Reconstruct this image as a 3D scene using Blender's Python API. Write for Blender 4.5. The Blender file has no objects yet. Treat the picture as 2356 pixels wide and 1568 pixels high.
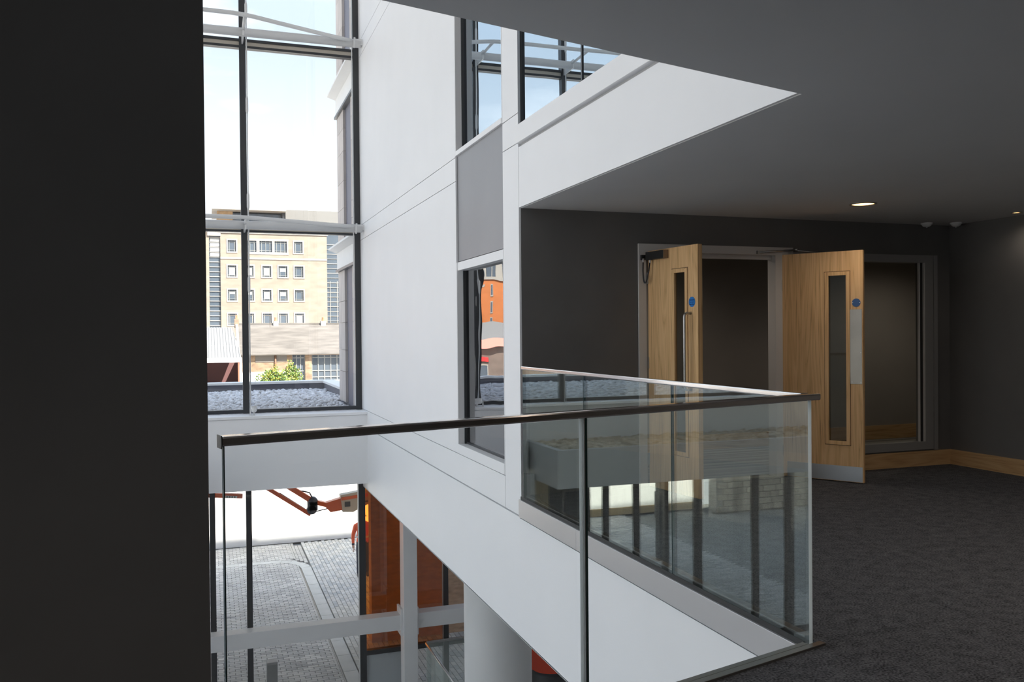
import bpy, bmesh, math, random
from mathutils import Vector, Matrix
random.seed(7)
sc = bpy.context.scene
C = sc.collection

# ------------------------------------------------------------------ camera
cam_d = bpy.data.cameras.new('camera')
cam = bpy.data.objects.new('camera', cam_d); C.objects.link(cam); sc.camera = cam
FPX, YAW, PIT, ROL, EYE = 2006.25, .3365, .0091, .009, 1.375
cam_d.sensor_fit = 'HORIZONTAL'; cam_d.sensor_width = 36.0
cam_d.lens = FPX / 2356 * 36.0
cam_d.clip_start = .05; cam_d.clip_end = 600
F0 = Vector((math.sin(YAW), math.cos(YAW), 0)); R0 = Vector((math.cos(YAW), -math.sin(YAW), 0)); U0 = Vector((0, 0, 1))
FW = F0 * math.cos(PIT) - U0 * math.sin(PIT); U1 = U0 * math.cos(PIT) + F0 * math.sin(PIT)
RT = R0 * math.cos(ROL) - U1 * math.sin(ROL); UP = U1 * math.cos(ROL) + R0 * math.sin(ROL)
m = Matrix((RT, UP, -FW)).transposed().to_4x4(); m.translation = (0, 0, EYE)
cam.matrix_world = m

# ------------------------------------------------------------------ world, sun, exposure
SKY_STRENGTH = 1.0
w = bpy.data.worlds.new('world'); sc.world = w; w.use_nodes = True
nt = w.node_tree; nt.nodes.clear()
out = nt.nodes.new('ShaderNodeOutputWorld'); bg = nt.nodes.new('ShaderNodeBackground')
tc = nt.nodes.new('ShaderNodeTexCoord'); sep = nt.nodes.new('ShaderNodeSeparateXYZ')
rmp = nt.nodes.new('ShaderNodeValToRGB'); cr = rmp.color_ramp
cr.elements[0].position = 0.0; cr.elements[0].color = (.84, .86, .88, 1)
cr.elements[1].position = 1.0; cr.elements[1].color = (.38, .56, .90, 1)
for p, c in ((.12, (.66, .70, .74, 1)), (.30, (.43, .505, .58, 1)), (.6, (.42, .54, .72, 1))):
    e = cr.elements.new(p); e.color = c
noi = nt.nodes.new('ShaderNodeTexNoise'); noi.inputs['Scale'].default_value = 3.2; noi.inputs['Detail'].default_value = 7
mp = nt.nodes.new('ShaderNodeMapping'); mp.inputs['Scale'].default_value = (1, 1, 3.0); mp.inputs['Location'].default_value = (2.3, 1.1, .4)
cr2 = nt.nodes.new('ShaderNodeValToRGB'); cr2.color_ramp.elements[0].position = .50; cr2.color_ramp.elements[1].position = .74
mix = nt.nodes.new('ShaderNodeMixRGB'); mix.inputs[2].default_value = (.98, .98, .98, 1)
L = nt.links.new
L(tc.outputs['Generated'], sep.inputs[0]); L(sep.outputs['Z'], rmp.inputs[0])
L(tc.outputs['Generated'], mp.inputs[0]); L(mp.outputs[0], noi.inputs['Vector']); L(noi.outputs['Fac'], cr2.inputs[0])
L(cr2.outputs[0], mix.inputs[0]); L(rmp.outputs[0], mix.inputs[1]); L(mix.outputs[0], bg.inputs[0])
bg.inputs[1].default_value = SKY_STRENGTH; L(bg.outputs[0], out.inputs[0])
sd = bpy.data.lights.new('sun', 'SUN'); sd.energy = 9.0; sd.angle = .009; sd.color = (1, .94, .84)
sun = bpy.data.objects.new('sun', sd); C.objects.link(sun)
SUN_TO = Vector((.42, -.66, .9)).normalized()
sun.rotation_euler = SUN_TO.to_track_quat('Z', 'Y').to_euler(); sun.location = (20, -30, 40)
sc.view_settings.view_transform = 'Standard'; sc.view_settings.look = 'None'
sc.view_settings.gamma = 1.0; sc.view_settings.use_curve_mapping = False
sc.view_settings.exposure = 1.03
sc.cycles.max_bounces = 9; sc.cycles.diffuse_bounces = 4; sc.cycles.caustics_reflective = False; sc.cycles.caustics_refractive = False; sc.cycles.glossy_bounces = 4
sc.cycles.transparent_max_bounces = 24; sc.cycles.transmission_bounces = 4
sc.cycles.use_denoising = True; sc.cycles.use_adaptive_sampling = True; sc.cycles.adaptive_threshold = .02; sc.cycles.sample_clamp_indirect = 6

# ------------------------------------------------------------------ materials
MATS = {}
def pmat(name, col, rough=.6, metal=0.0, var=0.0, scale=8.0, bump=0.0, stretch=(1, 1, 1), spec=None, rnd=0.0, emit=None, estr=0.0):
    if name in MATS: return MATS[name]
    mt = bpy.data.materials.new(name); mt.use_nodes = True; n = mt.node_tree; b = n.nodes['Principled BSDF']
    b.inputs['Base Color'].default_value = (*col, 1); b.inputs['Roughness'].default_value = rough; b.inputs['Metallic'].default_value = metal
    if spec is not None: b.inputs['Specular IOR Level'].default_value = spec
    if emit: b.inputs['Emission Color'].default_value = (*emit, 1); b.inputs['Emission Strength'].default_value = estr
    lk = n.links.new
    if var or bump or rnd:
        t = n.nodes.new('ShaderNodeTexCoord'); mpn = n.nodes.new('ShaderNodeMapping'); mpn.inputs['Scale'].default_value = stretch
        no = n.nodes.new('ShaderNodeTexNoise'); no.inputs['Scale'].default_value = scale; no.inputs['Detail'].default_value = 5
        lk(t.outputs['Object'], mpn.inputs[0]); lk(mpn.outputs[0], no.inputs['Vector'])
        mx = n.nodes.new('ShaderNodeMixRGB'); mx.blend_type = 'MIX'
        mx.inputs[1].default_value = (*[max(0, c * (1 - var)) for c in col], 1); mx.inputs[2].default_value = (*[min(1, c * (1 + var)) for c in col], 1)
        rr = n.nodes.new('ShaderNodeMapRange'); rr.inputs[1].default_value = .3; rr.inputs[2].default_value = .7
        lk(no.outputs['Fac'], rr.inputs[0]); lk(rr.outputs[0], mx.inputs[0])
        last = mx.outputs[0]
        if rnd:
            oi = n.nodes.new('ShaderNodeObjectInfo'); hs = n.nodes.new('ShaderNodeHueSaturation')
            m2 = n.nodes.new('ShaderNodeMapRange'); m2.inputs[3].default_value = 1 - rnd; m2.inputs[4].default_value = 1 + rnd
            lk(oi.outputs['Random'], m2.inputs[0]); lk(m2.outputs[0], hs.inputs['Value']); lk(last, hs.inputs['Color']); last = hs.outputs[0]
        lk(last, b.inputs['Base Color'])
        if bump:
            bu = n.nodes.new('ShaderNodeBump'); bu.inputs['Strength'].default_value = bump; bu.inputs['Distance'].default_value = .01
            lk(no.outputs['Fac'], bu.inputs['Height']); lk(bu.outputs[0], b.inputs['Normal'])
    MATS[name] = mt; return mt

def glass(name, tint=(.97, .985, .98), ior=1.5, minref=0.0, refl=(1, 1, 1), wave=0.0, wscale=3.0, rough=0.0):
    mt = bpy.data.materials.new(name); mt.use_nodes = True; n = mt.node_tree; n.nodes.clear(); lk = n.links.new
    o = n.nodes.new('ShaderNodeOutputMaterial'); t = n.nodes.new('ShaderNodeBsdfTransparent'); g = n.nodes.new('ShaderNodeBsdfGlossy')
    t.inputs[0].default_value = (*tint, 1); g.inputs[0].default_value = (*refl, 1); g.inputs['Roughness'].default_value = rough
    f = n.nodes.new('ShaderNodeFresnel'); f.inputs[0].default_value = ior
    mx = n.nodes.new('ShaderNodeMixShader'); last = f.outputs[0]
    # the same reflectance from either side of the pane
    ge = n.nodes.new('ShaderNodeNewGeometry')
    iv = n.nodes.new('ShaderNodeMix'); iv.data_type = 'FLOAT'; iv.inputs[2].default_value = ior; iv.inputs[3].default_value = 1 / ior
    lk(ge.outputs['Backfacing'], iv.inputs[0])
    lk(iv.outputs[0], f.inputs[0])
    if minref:
        mm = n.nodes.new('ShaderNodeMath'); mm.operation = 'MAXIMUM'; mm.inputs[1].default_value = minref; lk(last, mm.inputs[0]); last = mm.outputs[0]
    if wave:
        c = n.nodes.new('ShaderNodeTexCoord'); no = n.nodes.new('ShaderNodeTexNoise'); no.inputs['Scale'].default_value = wscale; no.inputs['Detail'].default_value = 1
        bu = n.nodes.new('ShaderNodeBump'); bu.inputs['Strength'].default_value = wave; bu.inputs['Distance'].default_value = .02
        lk(c.outputs['Object'], no.inputs['Vector']); lk(no.outputs['Fac'], bu.inputs['Height']); lk(bu.outputs[0], g.inputs['Normal'])
    lk(last, mx.inputs[0]); lk(t.outputs[0], mx.inputs[1]); lk(g.outputs[0], mx.inputs[2]); lk(mx.outputs[0], o.inputs[0])
    MATS[name] = mt; return mt

def oak(name, axis='z', dark=1.0):
    mt = bpy.data.materials.new(name); mt.use_nodes = True; n = mt.node_tree; b = n.nodes['Principled BSDF']; lk = n.links.new
    t = n.nodes.new('ShaderNodeTexCoord'); mpn = n.nodes.new('ShaderNodeMapping')
    mpn.inputs['Scale'].default_value = {'z': (9, 9, .55), 'x': (.6, 9, 9), 'y': (9, .6, 9)}[axis]
    n1 = n.nodes.new('ShaderNodeTexNoise'); n1.inputs['Scale'].default_value = 1.0; n1.inputs['Detail'].default_value = 2; n1.inputs['Distortion'].default_value = .6
    mul = n.nodes.new('ShaderNodeMath'); mul.operation = 'MULTIPLY'; mul.inputs[1].default_value = 7.0
    fr = n.nodes.new('ShaderNodeMath'); fr.operation = 'PINGPONG'; fr.inputs[1].default_value = .5
    mp2 = n.nodes.new('ShaderNodeMapping'); mp2.inputs['Scale'].default_value = {'z': (170, 170, 3), 'x': (3, 170, 170), 'y': (170, 3, 170)}[axis]
    n2 = n.nodes.new('ShaderNodeTexNoise'); n2.inputs['Scale'].default_value = 1.0; n2.inputs['Detail'].default_value = 4
    add = n.nodes.new('ShaderNodeMath'); add.operation = 'MULTIPLY_ADD'; add.inputs[1].default_value = .85
    rp = n.nodes.new('ShaderNodeValToRGB'); d = dark
    rp.color_ramp.elements[0].position = .30; rp.color_ramp.elements[0].color = (.36 * d, .19 * d, .085 * d, 1)
    rp.color_ramp.elements[1].position = .95; rp.color_ramp.elements[1].color = (.88 * d, .57 * d, .29 * d, 1)
    e = rp.color_ramp.elements.new(.5); e.color = (.74 * d, .45 * d, .21 * d, 1)
    lk(t.outputs['Object'], mpn.inputs[0]); lk(mpn.outputs[0], n1.inputs['Vector']); lk(n1.outputs['Fac'], mul.inputs[0]); lk(mul.outputs[0], fr.inputs[0])
    lk(t.outputs['Object'], mp2.inputs[0]); lk(mp2.outputs[0], n2.inputs['Vector']); lk(fr.outputs[0], add.inputs[0]); lk(n2.outputs['Fac'], add.inputs[2])
    lk(add.outputs[0], rp.inputs[0]); lk(rp.outputs[0], b.inputs['Base Color']); b.inputs['Roughness'].default_value = .5; b.inputs['Specular IOR Level'].default_value = .3
    MATS[name] = mt; return mt

def carpet(name, c0, c1, scale=160):
    mt = bpy.data.materials.new(name); mt.use_nodes = True; n = mt.node_tree; b = n.nodes['Principled BSDF']; lk = n.links.new
    t = n.nodes.new('ShaderNodeTexCoord'); n1 = n.nodes.new('ShaderNodeTexNoise'); n1.inputs['Scale'].default_value = scale; n1.inputs['Detail'].default_value = 4
    n2 = n.nodes.new('ShaderNodeTexNoise'); n2.inputs['Scale'].default_value = 14; n2.inputs['Detail'].default_value = 7
    ad = n.nodes.new('ShaderNodeMath'); ad.operation = 'MULTIPLY_ADD'; ad.inputs[1].default_value = .36
    rp = n.nodes.new('ShaderNodeValToRGB'); rp.color_ramp.elements[0].position = .50; rp.color_ramp.elements[0].color = (*c0, 1)
    rp.color_ramp.elements[1].position = .85; rp.color_ramp.elements[1].color = (*c1, 1)
    bu = n.nodes.new('ShaderNodeBump'); bu.inputs['Strength'].default_value = .6; bu.inputs['Distance'].default_value = .006
    lk(t.outputs['Object'], n1.inputs['Vector']); lk(t.outputs['Object'], n2.inputs['Vector']); lk(n2.outputs['Fac'], ad.inputs[0]); lk(n1.outputs['Fac'], ad.inputs[2])
    lk(ad.outputs[0], rp.inputs[0]); lk(rp.outputs[0], b.inputs['Base Color']); lk(n1.outputs['Fac'], bu.inputs['Height']); lk(bu.outputs[0], b.inputs['Normal'])
    b.inputs['Roughness'].default_value = .95; b.inputs['Specular IOR Level'].default_value = .1
    MATS[name] = mt; return mt

def stripes(name):
    mt = bpy.data.materials.new(name); mt.use_nodes = True; n = mt.node_tree; b = n.nodes['Principled BSDF']; lk = n.links.new
    t = n.nodes.new('ShaderNodeTexCoord'); mpn = n.nodes.new('ShaderNodeMapping'); mpn.inputs['Scale'].default_value = (.02, 9, 1)
    n1 = n.nodes.new('ShaderNodeTexNoise'); n1.inputs['Scale'].default_value = 1.0; n1.inputs['Detail'].default_value = 3
    rp = n.nodes.new('ShaderNodeValToRGB'); rp.color_ramp.elements[0].position = .42; rp.color_ramp.elements[0].color = (.10, .10, .105, 1)
    rp.color_ramp.elements[1].position = .58; rp.color_ramp.elements[1].color = (.30, .285, .26, 1)
    lk(t.outputs['Object'], mpn.inputs[0]); lk(mpn.outputs[0], n1.inputs['Vector']); lk(n1.outputs['Fac'], rp.inputs[0]); lk(rp.outputs[0], b.inputs['Base Color'])
    b.inputs['Roughness'].default_value = .95
    MATS[name] = mt; return mt

WHITE = pmat('white_wall_paint', (.905, .905, .915), .55, var=.015, scale=1.2)
SHADOWGAP = pmat('grey_joint_filler', (.45, .45, .46), .7)  # wall core coloured grey to put shade into the panel grooves
DARKWALL = pmat('charcoal_wall_paint', (.14, .135, .13), .75, var=.06, scale=2.5)
BROWNWALL = pmat('taupe_wall_paint', (.32, .295, .27), .75, var=.05, scale=2)
CEIL = pmat('grey_ceiling_paint', (.63, .63, .64), .8, var=.03, scale=.9)
CARPET = carpet('charcoal_carpet', (.026, .0265, .030), (.150, .152, .164), 100)
STRIPE = stripes('striped_carpet')
OAK = oak('oak_veneer', 'z'); OAKX = oak('oak_skirting_x', 'x', .7); OAKY = oak('oak_skirting_y', 'y', .7)
ALU = pmat('dark_grey_aluminium', (.052, .054, .058), .38, .3)
STEELW = pmat('white_painted_steel', (.72, .72, .72), .35, var=.03, scale=3)
GREYPANEL = pmat('grey_metal_panel', (.31, .31, .325), .5, .2, var=.05, scale=1.0, stretch=(1, 1, .3))
FRAME = pmat('pale_grey_door_frame', (.62, .60, .58), .4)
SFRAME = pmat('grey_screen_frame', (.26, .255, .25), .45)
STEEL = pmat('brushed_stainless_steel', (.50, .49, .475), .34, 1.0, var=.06, scale=30, stretch=(1, 1, .05))
RAIL = pmat('bronze_stainless_rail', (.78, .74, .72), .11, 1.0)
CHANNEL = pmat('dark_steel_channel', (.20, .185, .175), .3, .8)
SILVER = pmat('satin_aluminium_cover', (.70, .68, .68), .3, .55)
GEDGE = bpy.data.materials.new('polished_glass_edge'); GEDGE.use_nodes = True
_n = GEDGE.node_tree; _n.nodes.clear(); _o = _n.nodes.new('ShaderNodeOutputMaterial'); _t = _n.nodes.new('ShaderNodeBsdfTranslucent'); _g = _n.nodes.new('ShaderNodeBsdfDiffuse'); _m = _n.nodes.new('ShaderNodeMixShader')
_t.inputs[0].default_value = (.95, .98, .98, 1); _g.inputs[0].default_value = (.9, .94, .94, 1); _m.inputs[0].default_value = .3
_n.links.new(_t.outputs[0], _m.inputs[1]); _n.links.new(_g.outputs[0], _m.inputs[2]); _n.links.new(_m.outputs[0], _o.inputs[0])
GEDGED = pmat('green_glass_edge', (.02, .045, .04), .1)
GL_WIN = glass('clear_window_glass', (.985, .99, .99), 1.45)
GL_BAL = glass('balustrade_glass', (.975, .99, .98), 2.15, refl=(.93, 1.0, .95), wave=.012, wscale=2.0)
GL_FRONT = glass('clear_balustrade_glass', (.992, .997, .995), 1.45, refl=(.95, 1.0, .97))
GL_SLOT = glass('solar_control_glass', (.35, .36, .36), 1.5, minref=.46, refl=(.97, .98, 1.0), wave=.22, wscale=1.4)
GL_UP = glass('blue_reflective_glass', (.15, .2, .26), 1.5, minref=.72, refl=(.82, .92, 1.0), wave=.035, wscale=1.2)
GL_ORANGE = glass('orange_tinted_glass', (.86, .48, .17), 1.6, minref=.09, refl=(.95, .93, .97))
GL_RED = glass('red_tinted_glass', (.85, .10, .03), 1.5, minref=.04)
GL_FROST = pmat('frosted_grey_glass', (.42, .46, .48), .35)
GL_DOOR = glass('fire_glass', (.80, .81, .79), 1.14)
BLUE = pmat('blue_sign_plastic', (.03, .22, .62), .4)
BLUED = pmat('dark_blue_sign', (.02, .10, .30), .4)
BLACK = pmat('black_plastic', (.02, .02, .02), .45)
CONC = pmat('smooth_concrete', (.72, .71, .69), .7, var=.08, scale=2.0, bump=.1)
STONE = pmat('buff_stone_cladding', (.56, .50, .46), .8, var=.16, scale=4, stretch=(1, 1, .25), rnd=.07)
PURPLE = pmat('violet_grey_spandrel_glass', (.15, .15, .19), .5, spec=.2)
EXTWHITE = pmat('white_render', (.86, .85, .83), .8, var=.02)
COPING = pmat('pale_coping', (.86, .84, .80), .7, var=.05)
MEMB = pmat('grey_roof_membrane', (.15, .15, .175), .7, var=.1, scale=3)
PEBBLE = pmat('pale_grey_pebbles', (.66, .645, .64), .8, var=.35, scale=9)
PEBBLEB = pmat('buff_pebbles', (.62, .56, .47), .8, var=.4, scale=9)
PAVER = pmat('grey_concrete_pavers', (.52, .51, .47), .85, var=.12, scale=4, rnd=.14, bump=.2)
PAVERS = pmat('grey_paver_field', (.49, .48, .45), .85, var=.16, scale=5)
JOINT = pmat('dark_sand_joint', (.22, .22, .21), .95)
KERB = pmat('pale_kerb_concrete', (.50, .50, .47), .85, var=.08, scale=3, rnd=.06)
TARMAC = pmat('tarmac', (.14, .14, .14), .95, var=.35, scale=60, bump=.3)
ORANGE = pmat('orange_machine_paint', (.72, .13, .03), .4)
BEIGE = pmat('beige_machine_cover', (.55, .50, .40), .5)
RUBBER = pmat('black_rubber_hose', (.03, .03, .035), .5)
GROUND = pmat('sunlit_yard_concrete', (.42, .40, .37), .9, var=.1, scale=.6)

# ------------------------------------------------------------------ mesh helpers
class MB:
    def __init__(s): s.v = []; s.f = []; s.mi = []; s.sm = []
    def add(s, vs, fs, mi=0, sm=False):
        o = len(s.v); s.v += [tuple(x) for x in vs]
        for f in fs: s.f.append([i + o for i in f]); s.mi.append(mi); s.sm.append(sm)
        return s
    def box(s, x0, x1, y0, y1, z0, z1, mi=0):
        x0, x1 = sorted((x0, x1)); y0, y1 = sorted((y0, y1)); z0, z1 = sorted((z0, z1))
        vs = [(x, y, z) for z in (z0, z1) for x, y in ((x0, y0), (x1, y0), (x1, y1), (x0, y1))]
        return s.add(vs, [(3, 2, 1, 0), (4, 5, 6, 7), (0, 1, 5, 4), (1, 2, 6, 5), (2, 3, 7, 6), (3, 0, 4, 7)], mi)
    def prism(s, poly, z0, z1, mi=0):
        n = len(poly); a = sum(poly[i][0] * poly[(i + 1) % n][1] - poly[(i + 1) % n][0] * poly[i][1] for i in range(n))
        if a < 0: poly = poly[::-1]
        vs = [(x, y, z0) for x, y in poly] + [(x, y, z1) for x, y in poly]
        fs = [tuple(range(n - 1, -1, -1)), tuple(range(n, 2 * n))] + [(i, (i + 1) % n, n + (i + 1) % n, n + i) for i in range(n)]
        return s.add(vs, fs, mi)
    def obox(s, P, U, V, W, mi=0):
        """box from corner P with edge vectors U, V, W (right handed)"""
        P, U, V, W = map(Vector, (P, U, V, W))
        vs = [P, P + U, P + U + V, P + V, P + W, P + U + W, P + U + V + W, P + V + W]
        fs = [(3, 2, 1, 0), (4, 5, 6, 7), (0, 1, 5, 4), (1, 2, 6, 5), (2, 3, 7, 6), (3, 0, 4, 7)]
        if U.cross(V).dot(W) < 0: fs = [f[::-1] for f in fs]
        return s.add(vs, fs, mi)
    def tube(s, pts, r, n=10, mi=0, caps=True):
        pts = [Vector(p) for p in pts]; rs = r if isinstance(r, (list, tuple)) else [r] * len(pts)
        rings = []; ref = None
        for i, p in enumerate(pts):
            t = (pts[min(i + 1, len(pts) - 1)] - pts[max(i - 1, 0)]).normalized()
            if ref is None: ref = Vector((0, 0, 1)) if abs(t.z) < .9 else Vector((1, 0, 0))
            a = t.cross(ref).normalized(); b = a.cross(t).normalized(); ref = b
            rings.append([p + (a * math.cos(k / n * 2 * math.pi) + b * math.sin(k / n * 2 * math.pi)) * rs[i] for k in range(n)])
        vs = [v for R in rings for v in R]; fs = []
        for i in range(len(pts) - 1):
            for k in range(n):
                fs.append((i * n + k, i * n + (k + 1) % n, (i + 1) * n + (k + 1) % n, (i + 1) * n + k))
        s.add(vs, fs, mi, True)
        if caps:
            o = len(s.v) - len(vs); e = (len(pts) - 1) * n
            s.f.append([o + k for k in range(n - 1, -1, -1)]); s.mi.append(mi); s.sm.append(False)
            s.f.append([o + e + k for k in range(n)]); s.mi.append(mi); s.sm.append(False)
        return s
    def lathe(s, prof, c, n=20, mi=0, axis='z'):
        vs = []; fs = []
        for r, h in prof:
            for k in range(n):
                a = k / n * 2 * math.pi
                q = (r * math.cos(a), r * math.sin(a), h)
                if axis == 'y': q = (q[0], q[2], q[1])
                vs.append((c[0] + q[0], c[1] + q[1], c[2] + q[2]))
        for i in range(len(prof) - 1):
            for k in range(n):
                f = (i * n + k, i * n + (k + 1) % n, (i + 1) * n + (k + 1) % n, (i + 1) * n + k)
                fs.append(f if axis == 'z' else f[::-1])
        return s.add(vs, fs, mi, True)
    def build(s, name, mat, parent=None, bevel=0.0, origin=None):
        xs, ys, zs = zip(*s.v)
        o = origin or ((min(xs) + max(xs)) / 2, (min(ys) + max(ys)) / 2, min(zs))
        me = bpy.data.meshes.new(name)
        me.from_pydata([(x - o[0], y - o[1], z - o[2]) for x, y, z in s.v], [], s.f)
        for mm in (mat if isinstance(mat, (list, tuple)) else [mat]): me.materials.append(mm)
        for p, mi, sm in zip(me.polygons, s.mi, s.sm): p.material_index = mi; p.use_smooth = sm
        bm = bmesh.new(); bm.from_mesh(me); bmesh.ops.recalc_face_normals(bm, faces=bm.faces)
        if bevel: bmesh.ops.bevel(bm, geom=[e for e in bm.edges if not e.is_boundary and e.calc_face_angle(0) > .6], offset=bevel, segments=2, affect='EDGES', profile=.6)
        bm.to_mesh(me); bm.free(); me.update()
        ob = bpy.data.objects.new(name, me); C.objects.link(ob)
        place(ob, o, parent); return ob
WLOC = {}
def place(ob, o, parent=None):
    WLOC[ob.name] = Vector(o)
    if parent: ob.parent = parent; ob.location = Vector(o) - WLOC[parent.name]
    else: ob.location = o
def empty(name, o):
    e = bpy.data.objects.new(name, None); e.empty_display_size = .2; C.objects.link(e); place(e, o); return e
def tag(o, label, cat, group=None, kind=None):
    o['label'] = label; o['category'] = cat
    if group: o['group'] = group
    if kind: o['kind'] = kind
    return o
def struct(o, label=None, cat=None):
    o['kind'] = 'structure'
    if label: o['label'] = label
    if cat: o['category'] = cat
    return o
def bx(name, mat, parent, *a, bevel=0.0): return MB().box(*a).build(name, mat, parent, bevel)
def dup(src, name, o, parent):
    c = src.copy(); c.name = name; C.objects.link(c); place(c, o, parent); return c

XC, YW, YD, XR, ZC = 2.5, 14.96, 6.94, 7.17, 2.43
ZB, ZBB, GZ = -1.2265, -1.10, -5.2
def fy(x): return 3.17 + .255 * (x - 2.5)          # front balustrade line
def cy(x): return 3.25 + .2575 * (x - 2.5)         # ceiling edge line

# ================================================================== STRUCTURE: gallery
poly = [(-3.2, -3.2), (XR, -3.2), (XR, YD), (XC + .03, YD), (XC + .03, fy(2.53) - .03), (-3.2, fy(-3.2) - .03)]
struct(MB().prism(poly, -.22, 0).build('floor', CARPET), 'charcoal carpet of the upper gallery around the glass balustrade', 'floor')
poly = [(-3.2, -3.2), (XR + 2, -3.2), (XR + 2, 9), (XC + .2, 9), (XC + .2, cy(2.7)), (-3.2, cy(-3.2))]
struct(MB().prism([(x, y) for x, y in poly], -1.0, -.22).build('floor', WHITE), 'white edged slab below the gallery carpet', 'floor slab')
cpoly = [(-3.2, -3.2), (XR + .1, -3.2), (XR + .1, YD + .02), (XC + .02, YD + .02), (XC + .02, cy(2.52)), (-3.2, cy(-3.2))]
struct(MB().prism(cpoly, ZC, ZC + .5).build('ceiling', CEIL), 'plain grey gallery ceiling with a sharp pointed edge', 'ceiling')
struct(bx('wall_right', DARKWALL, None, XR, XR + .15, -3.2, YD, 0, ZC), 'charcoal wall at the right end of the gallery', 'wall')
wn = MB().box(-3.3, XR, -3.35, -3.2, 0, 1.66).box(-3.3, XR, -3.35, -3.2, 2.3, ZC).box(-3.3, -2.9, -3.35, -3.2, 1.66, 2.3).box(5.6, XR, -3.35, -3.2, 1.66, 2.3)
struct(wn.build('wall_near', DARKWALL), 'charcoal wall behind the viewpoint', 'wall')
w8 = empty('window_8', (1.35, -3.3, 1.66)); struct(w8, 'high level strip window behind the viewpoint', 'window')  # unseen window added so daylight fills the dark gallery walls
for i in range(5):
    bx('pane', GL_WIN, w8, -2.88 + i * 1.7, -1.24 + i * 1.7, -3.29, -3.28, 1.66, 2.3)
    bx('mullion', ALU, w8, -2.9 + i * 1.7 - .02, -2.88 + i * 1.7, -3.34, -3.22, 1.66, 2.3)
wl = MB().box(-3.2, 0.0, 2.34, 2.545, -.2, ZC + .2).box(-3.35, -3.2, -3.2, 2.54, 0, ZC)
struct(wl.build('wall_left', DARKWALL), 'near black wall filling the left edge of the view', 'wall')
# door wall
dw = MB()
dw.box(XC + .019, XC + .2, YD, YD + .015, 0, ZC).box(XC + .2, 3.617, YD, YD + .1, 0, ZC).box(3.617, 5.13, YD, YD + .1, 2.158, ZC)
dw.box(5.13, 6.937, YD, YD + .1, 2.12, ZC).box(5.13, 6.937, YD, YD + .1, 0, .165).box(6.937, XR, YD, YD + .1, 0, ZC)
struct(dw.build('wall_far', DARKWALL), 'charcoal wall with the open double doors', 'wall')
struct(bx('baseboard_far', OAKX, None, 5.14, XR, YD - .022, YD, 0, .15), 'oak skirting below the glazed side screen', 'skirting board')
struct(bx('baseboard_right', OAKY, None, XR - .022, XR, -3.2, YD - .022, 0, .15), 'oak skirting along the right charcoal wall', 'skirting board')
# corridor beyond the doors
struct(bx('floor', STRIPE, None, XC + .2, 9.4, YD, 8.85, -.1, 0.0), 'striped carpet of the corridor beyond the double doors', 'floor')
struct(bx('wall_corridor', BROWNWALL, None, XC + .2, 9.4, 8.85, 9.0, 0, ZC), 'taupe corridor wall seen through the doorway', 'wall')
struct(bx('wall_corridor', BROWNWALL, None, 9.4, 9.5, YD, 9.0, 0, ZC), 'taupe end wall of the corridor', 'wall')
struct(bx('wall_corridor', DARKWALL, None, XR + .15, 9.4, YD + .0, YD + .2, 0, ZC), 'dark corridor wall beside the side screen', 'wall')
struct(bx('ceiling', CEIL, None, XC + .2, 9.5, YD + .02, 9.0, ZC, ZC + .1), 'grey corridor ceiling beyond the doors', 'ceiling')
struct(bx('baseboard_corridor', OAKX, None, XC + .2, 9.4, 8.83, 8.85, 0, .17), 'oak skirting in the corridor beyond the doors', 'skirting board')

# ================================================================== white atrium wall, plane x = XC
wr = MB()
T = .2; X1 = XC + .018
wr.box(X1, XC + T, 8.91, 15.15, ZB + .01, 9.4)
wr.box(X1, XC + T, 7.36, 8.91, ZB + .01, .12).box(XC + .06, XC + T, 7.36, 8.91, 2.14, 3.24)
wr.box(X1, XC + T, YD + .016, 7.36, ZB + .01, 9.4)
wr.box(X1, XC + T, 3.24, YD, 2.44, 3.0).box(X1, XC + T, 3.14, YD, ZB + .01, -.06)
wr.box(X1, XC + T, 7.36, 8.91, 8.9, 9.4).box(X1, XC + T, 3.2, YD, 6.0, 9.4)
WA = struct(wr.build('wall_atrium', SHADOWGAP), 'tall white panelled atrium wall with narrow window slots', 'wall')
G = .004
def panel(y0, y1, z0, z1, x=XC, x1=X1, mat=WHITE):
    return bx('panel', mat, WA, x, x1, y0 + G, y1 - G, z0 + G, z1 - G)
for z0, z1 in ((.1056, 2.982), (2.982, 3.2335), (3.2335, 6.078), (6.078, 6.34), (6.34, 9.4)):
    panel(8.905, YW + .1, z0, z1)
panel(7.36, YW + .1, -.183, .1056); 
for z0, z1 in ((-.183, 2.982), (2.982, 3.2335), (3.2335, 6.1), (6.1, 9.4)):
    panel(YD, 7.36, z0, z1)
panel(3.14, YW + .1, ZB, -.19)
panel(3.25, YD, ZC, 2.945)
# end return of the column strip at the opening, underside of fascia

bx('soffit', WHITE, WA, XC, XC + .2, 3.2, 15.0, ZB, ZB + .012)
sp = bx('spandrel_panel', GREYPANEL, WA, XC + .022, XC + .06, 7.385, 8.90, 2.135, 3.245)
sp['label'] = 'grey metal panel between the slot windows'
up = bx('sill_cover', WHITE, WA, XC - .028, XC + .03, 3.0, YD - .004, 2.968, 3.118, bevel=.003)

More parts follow.
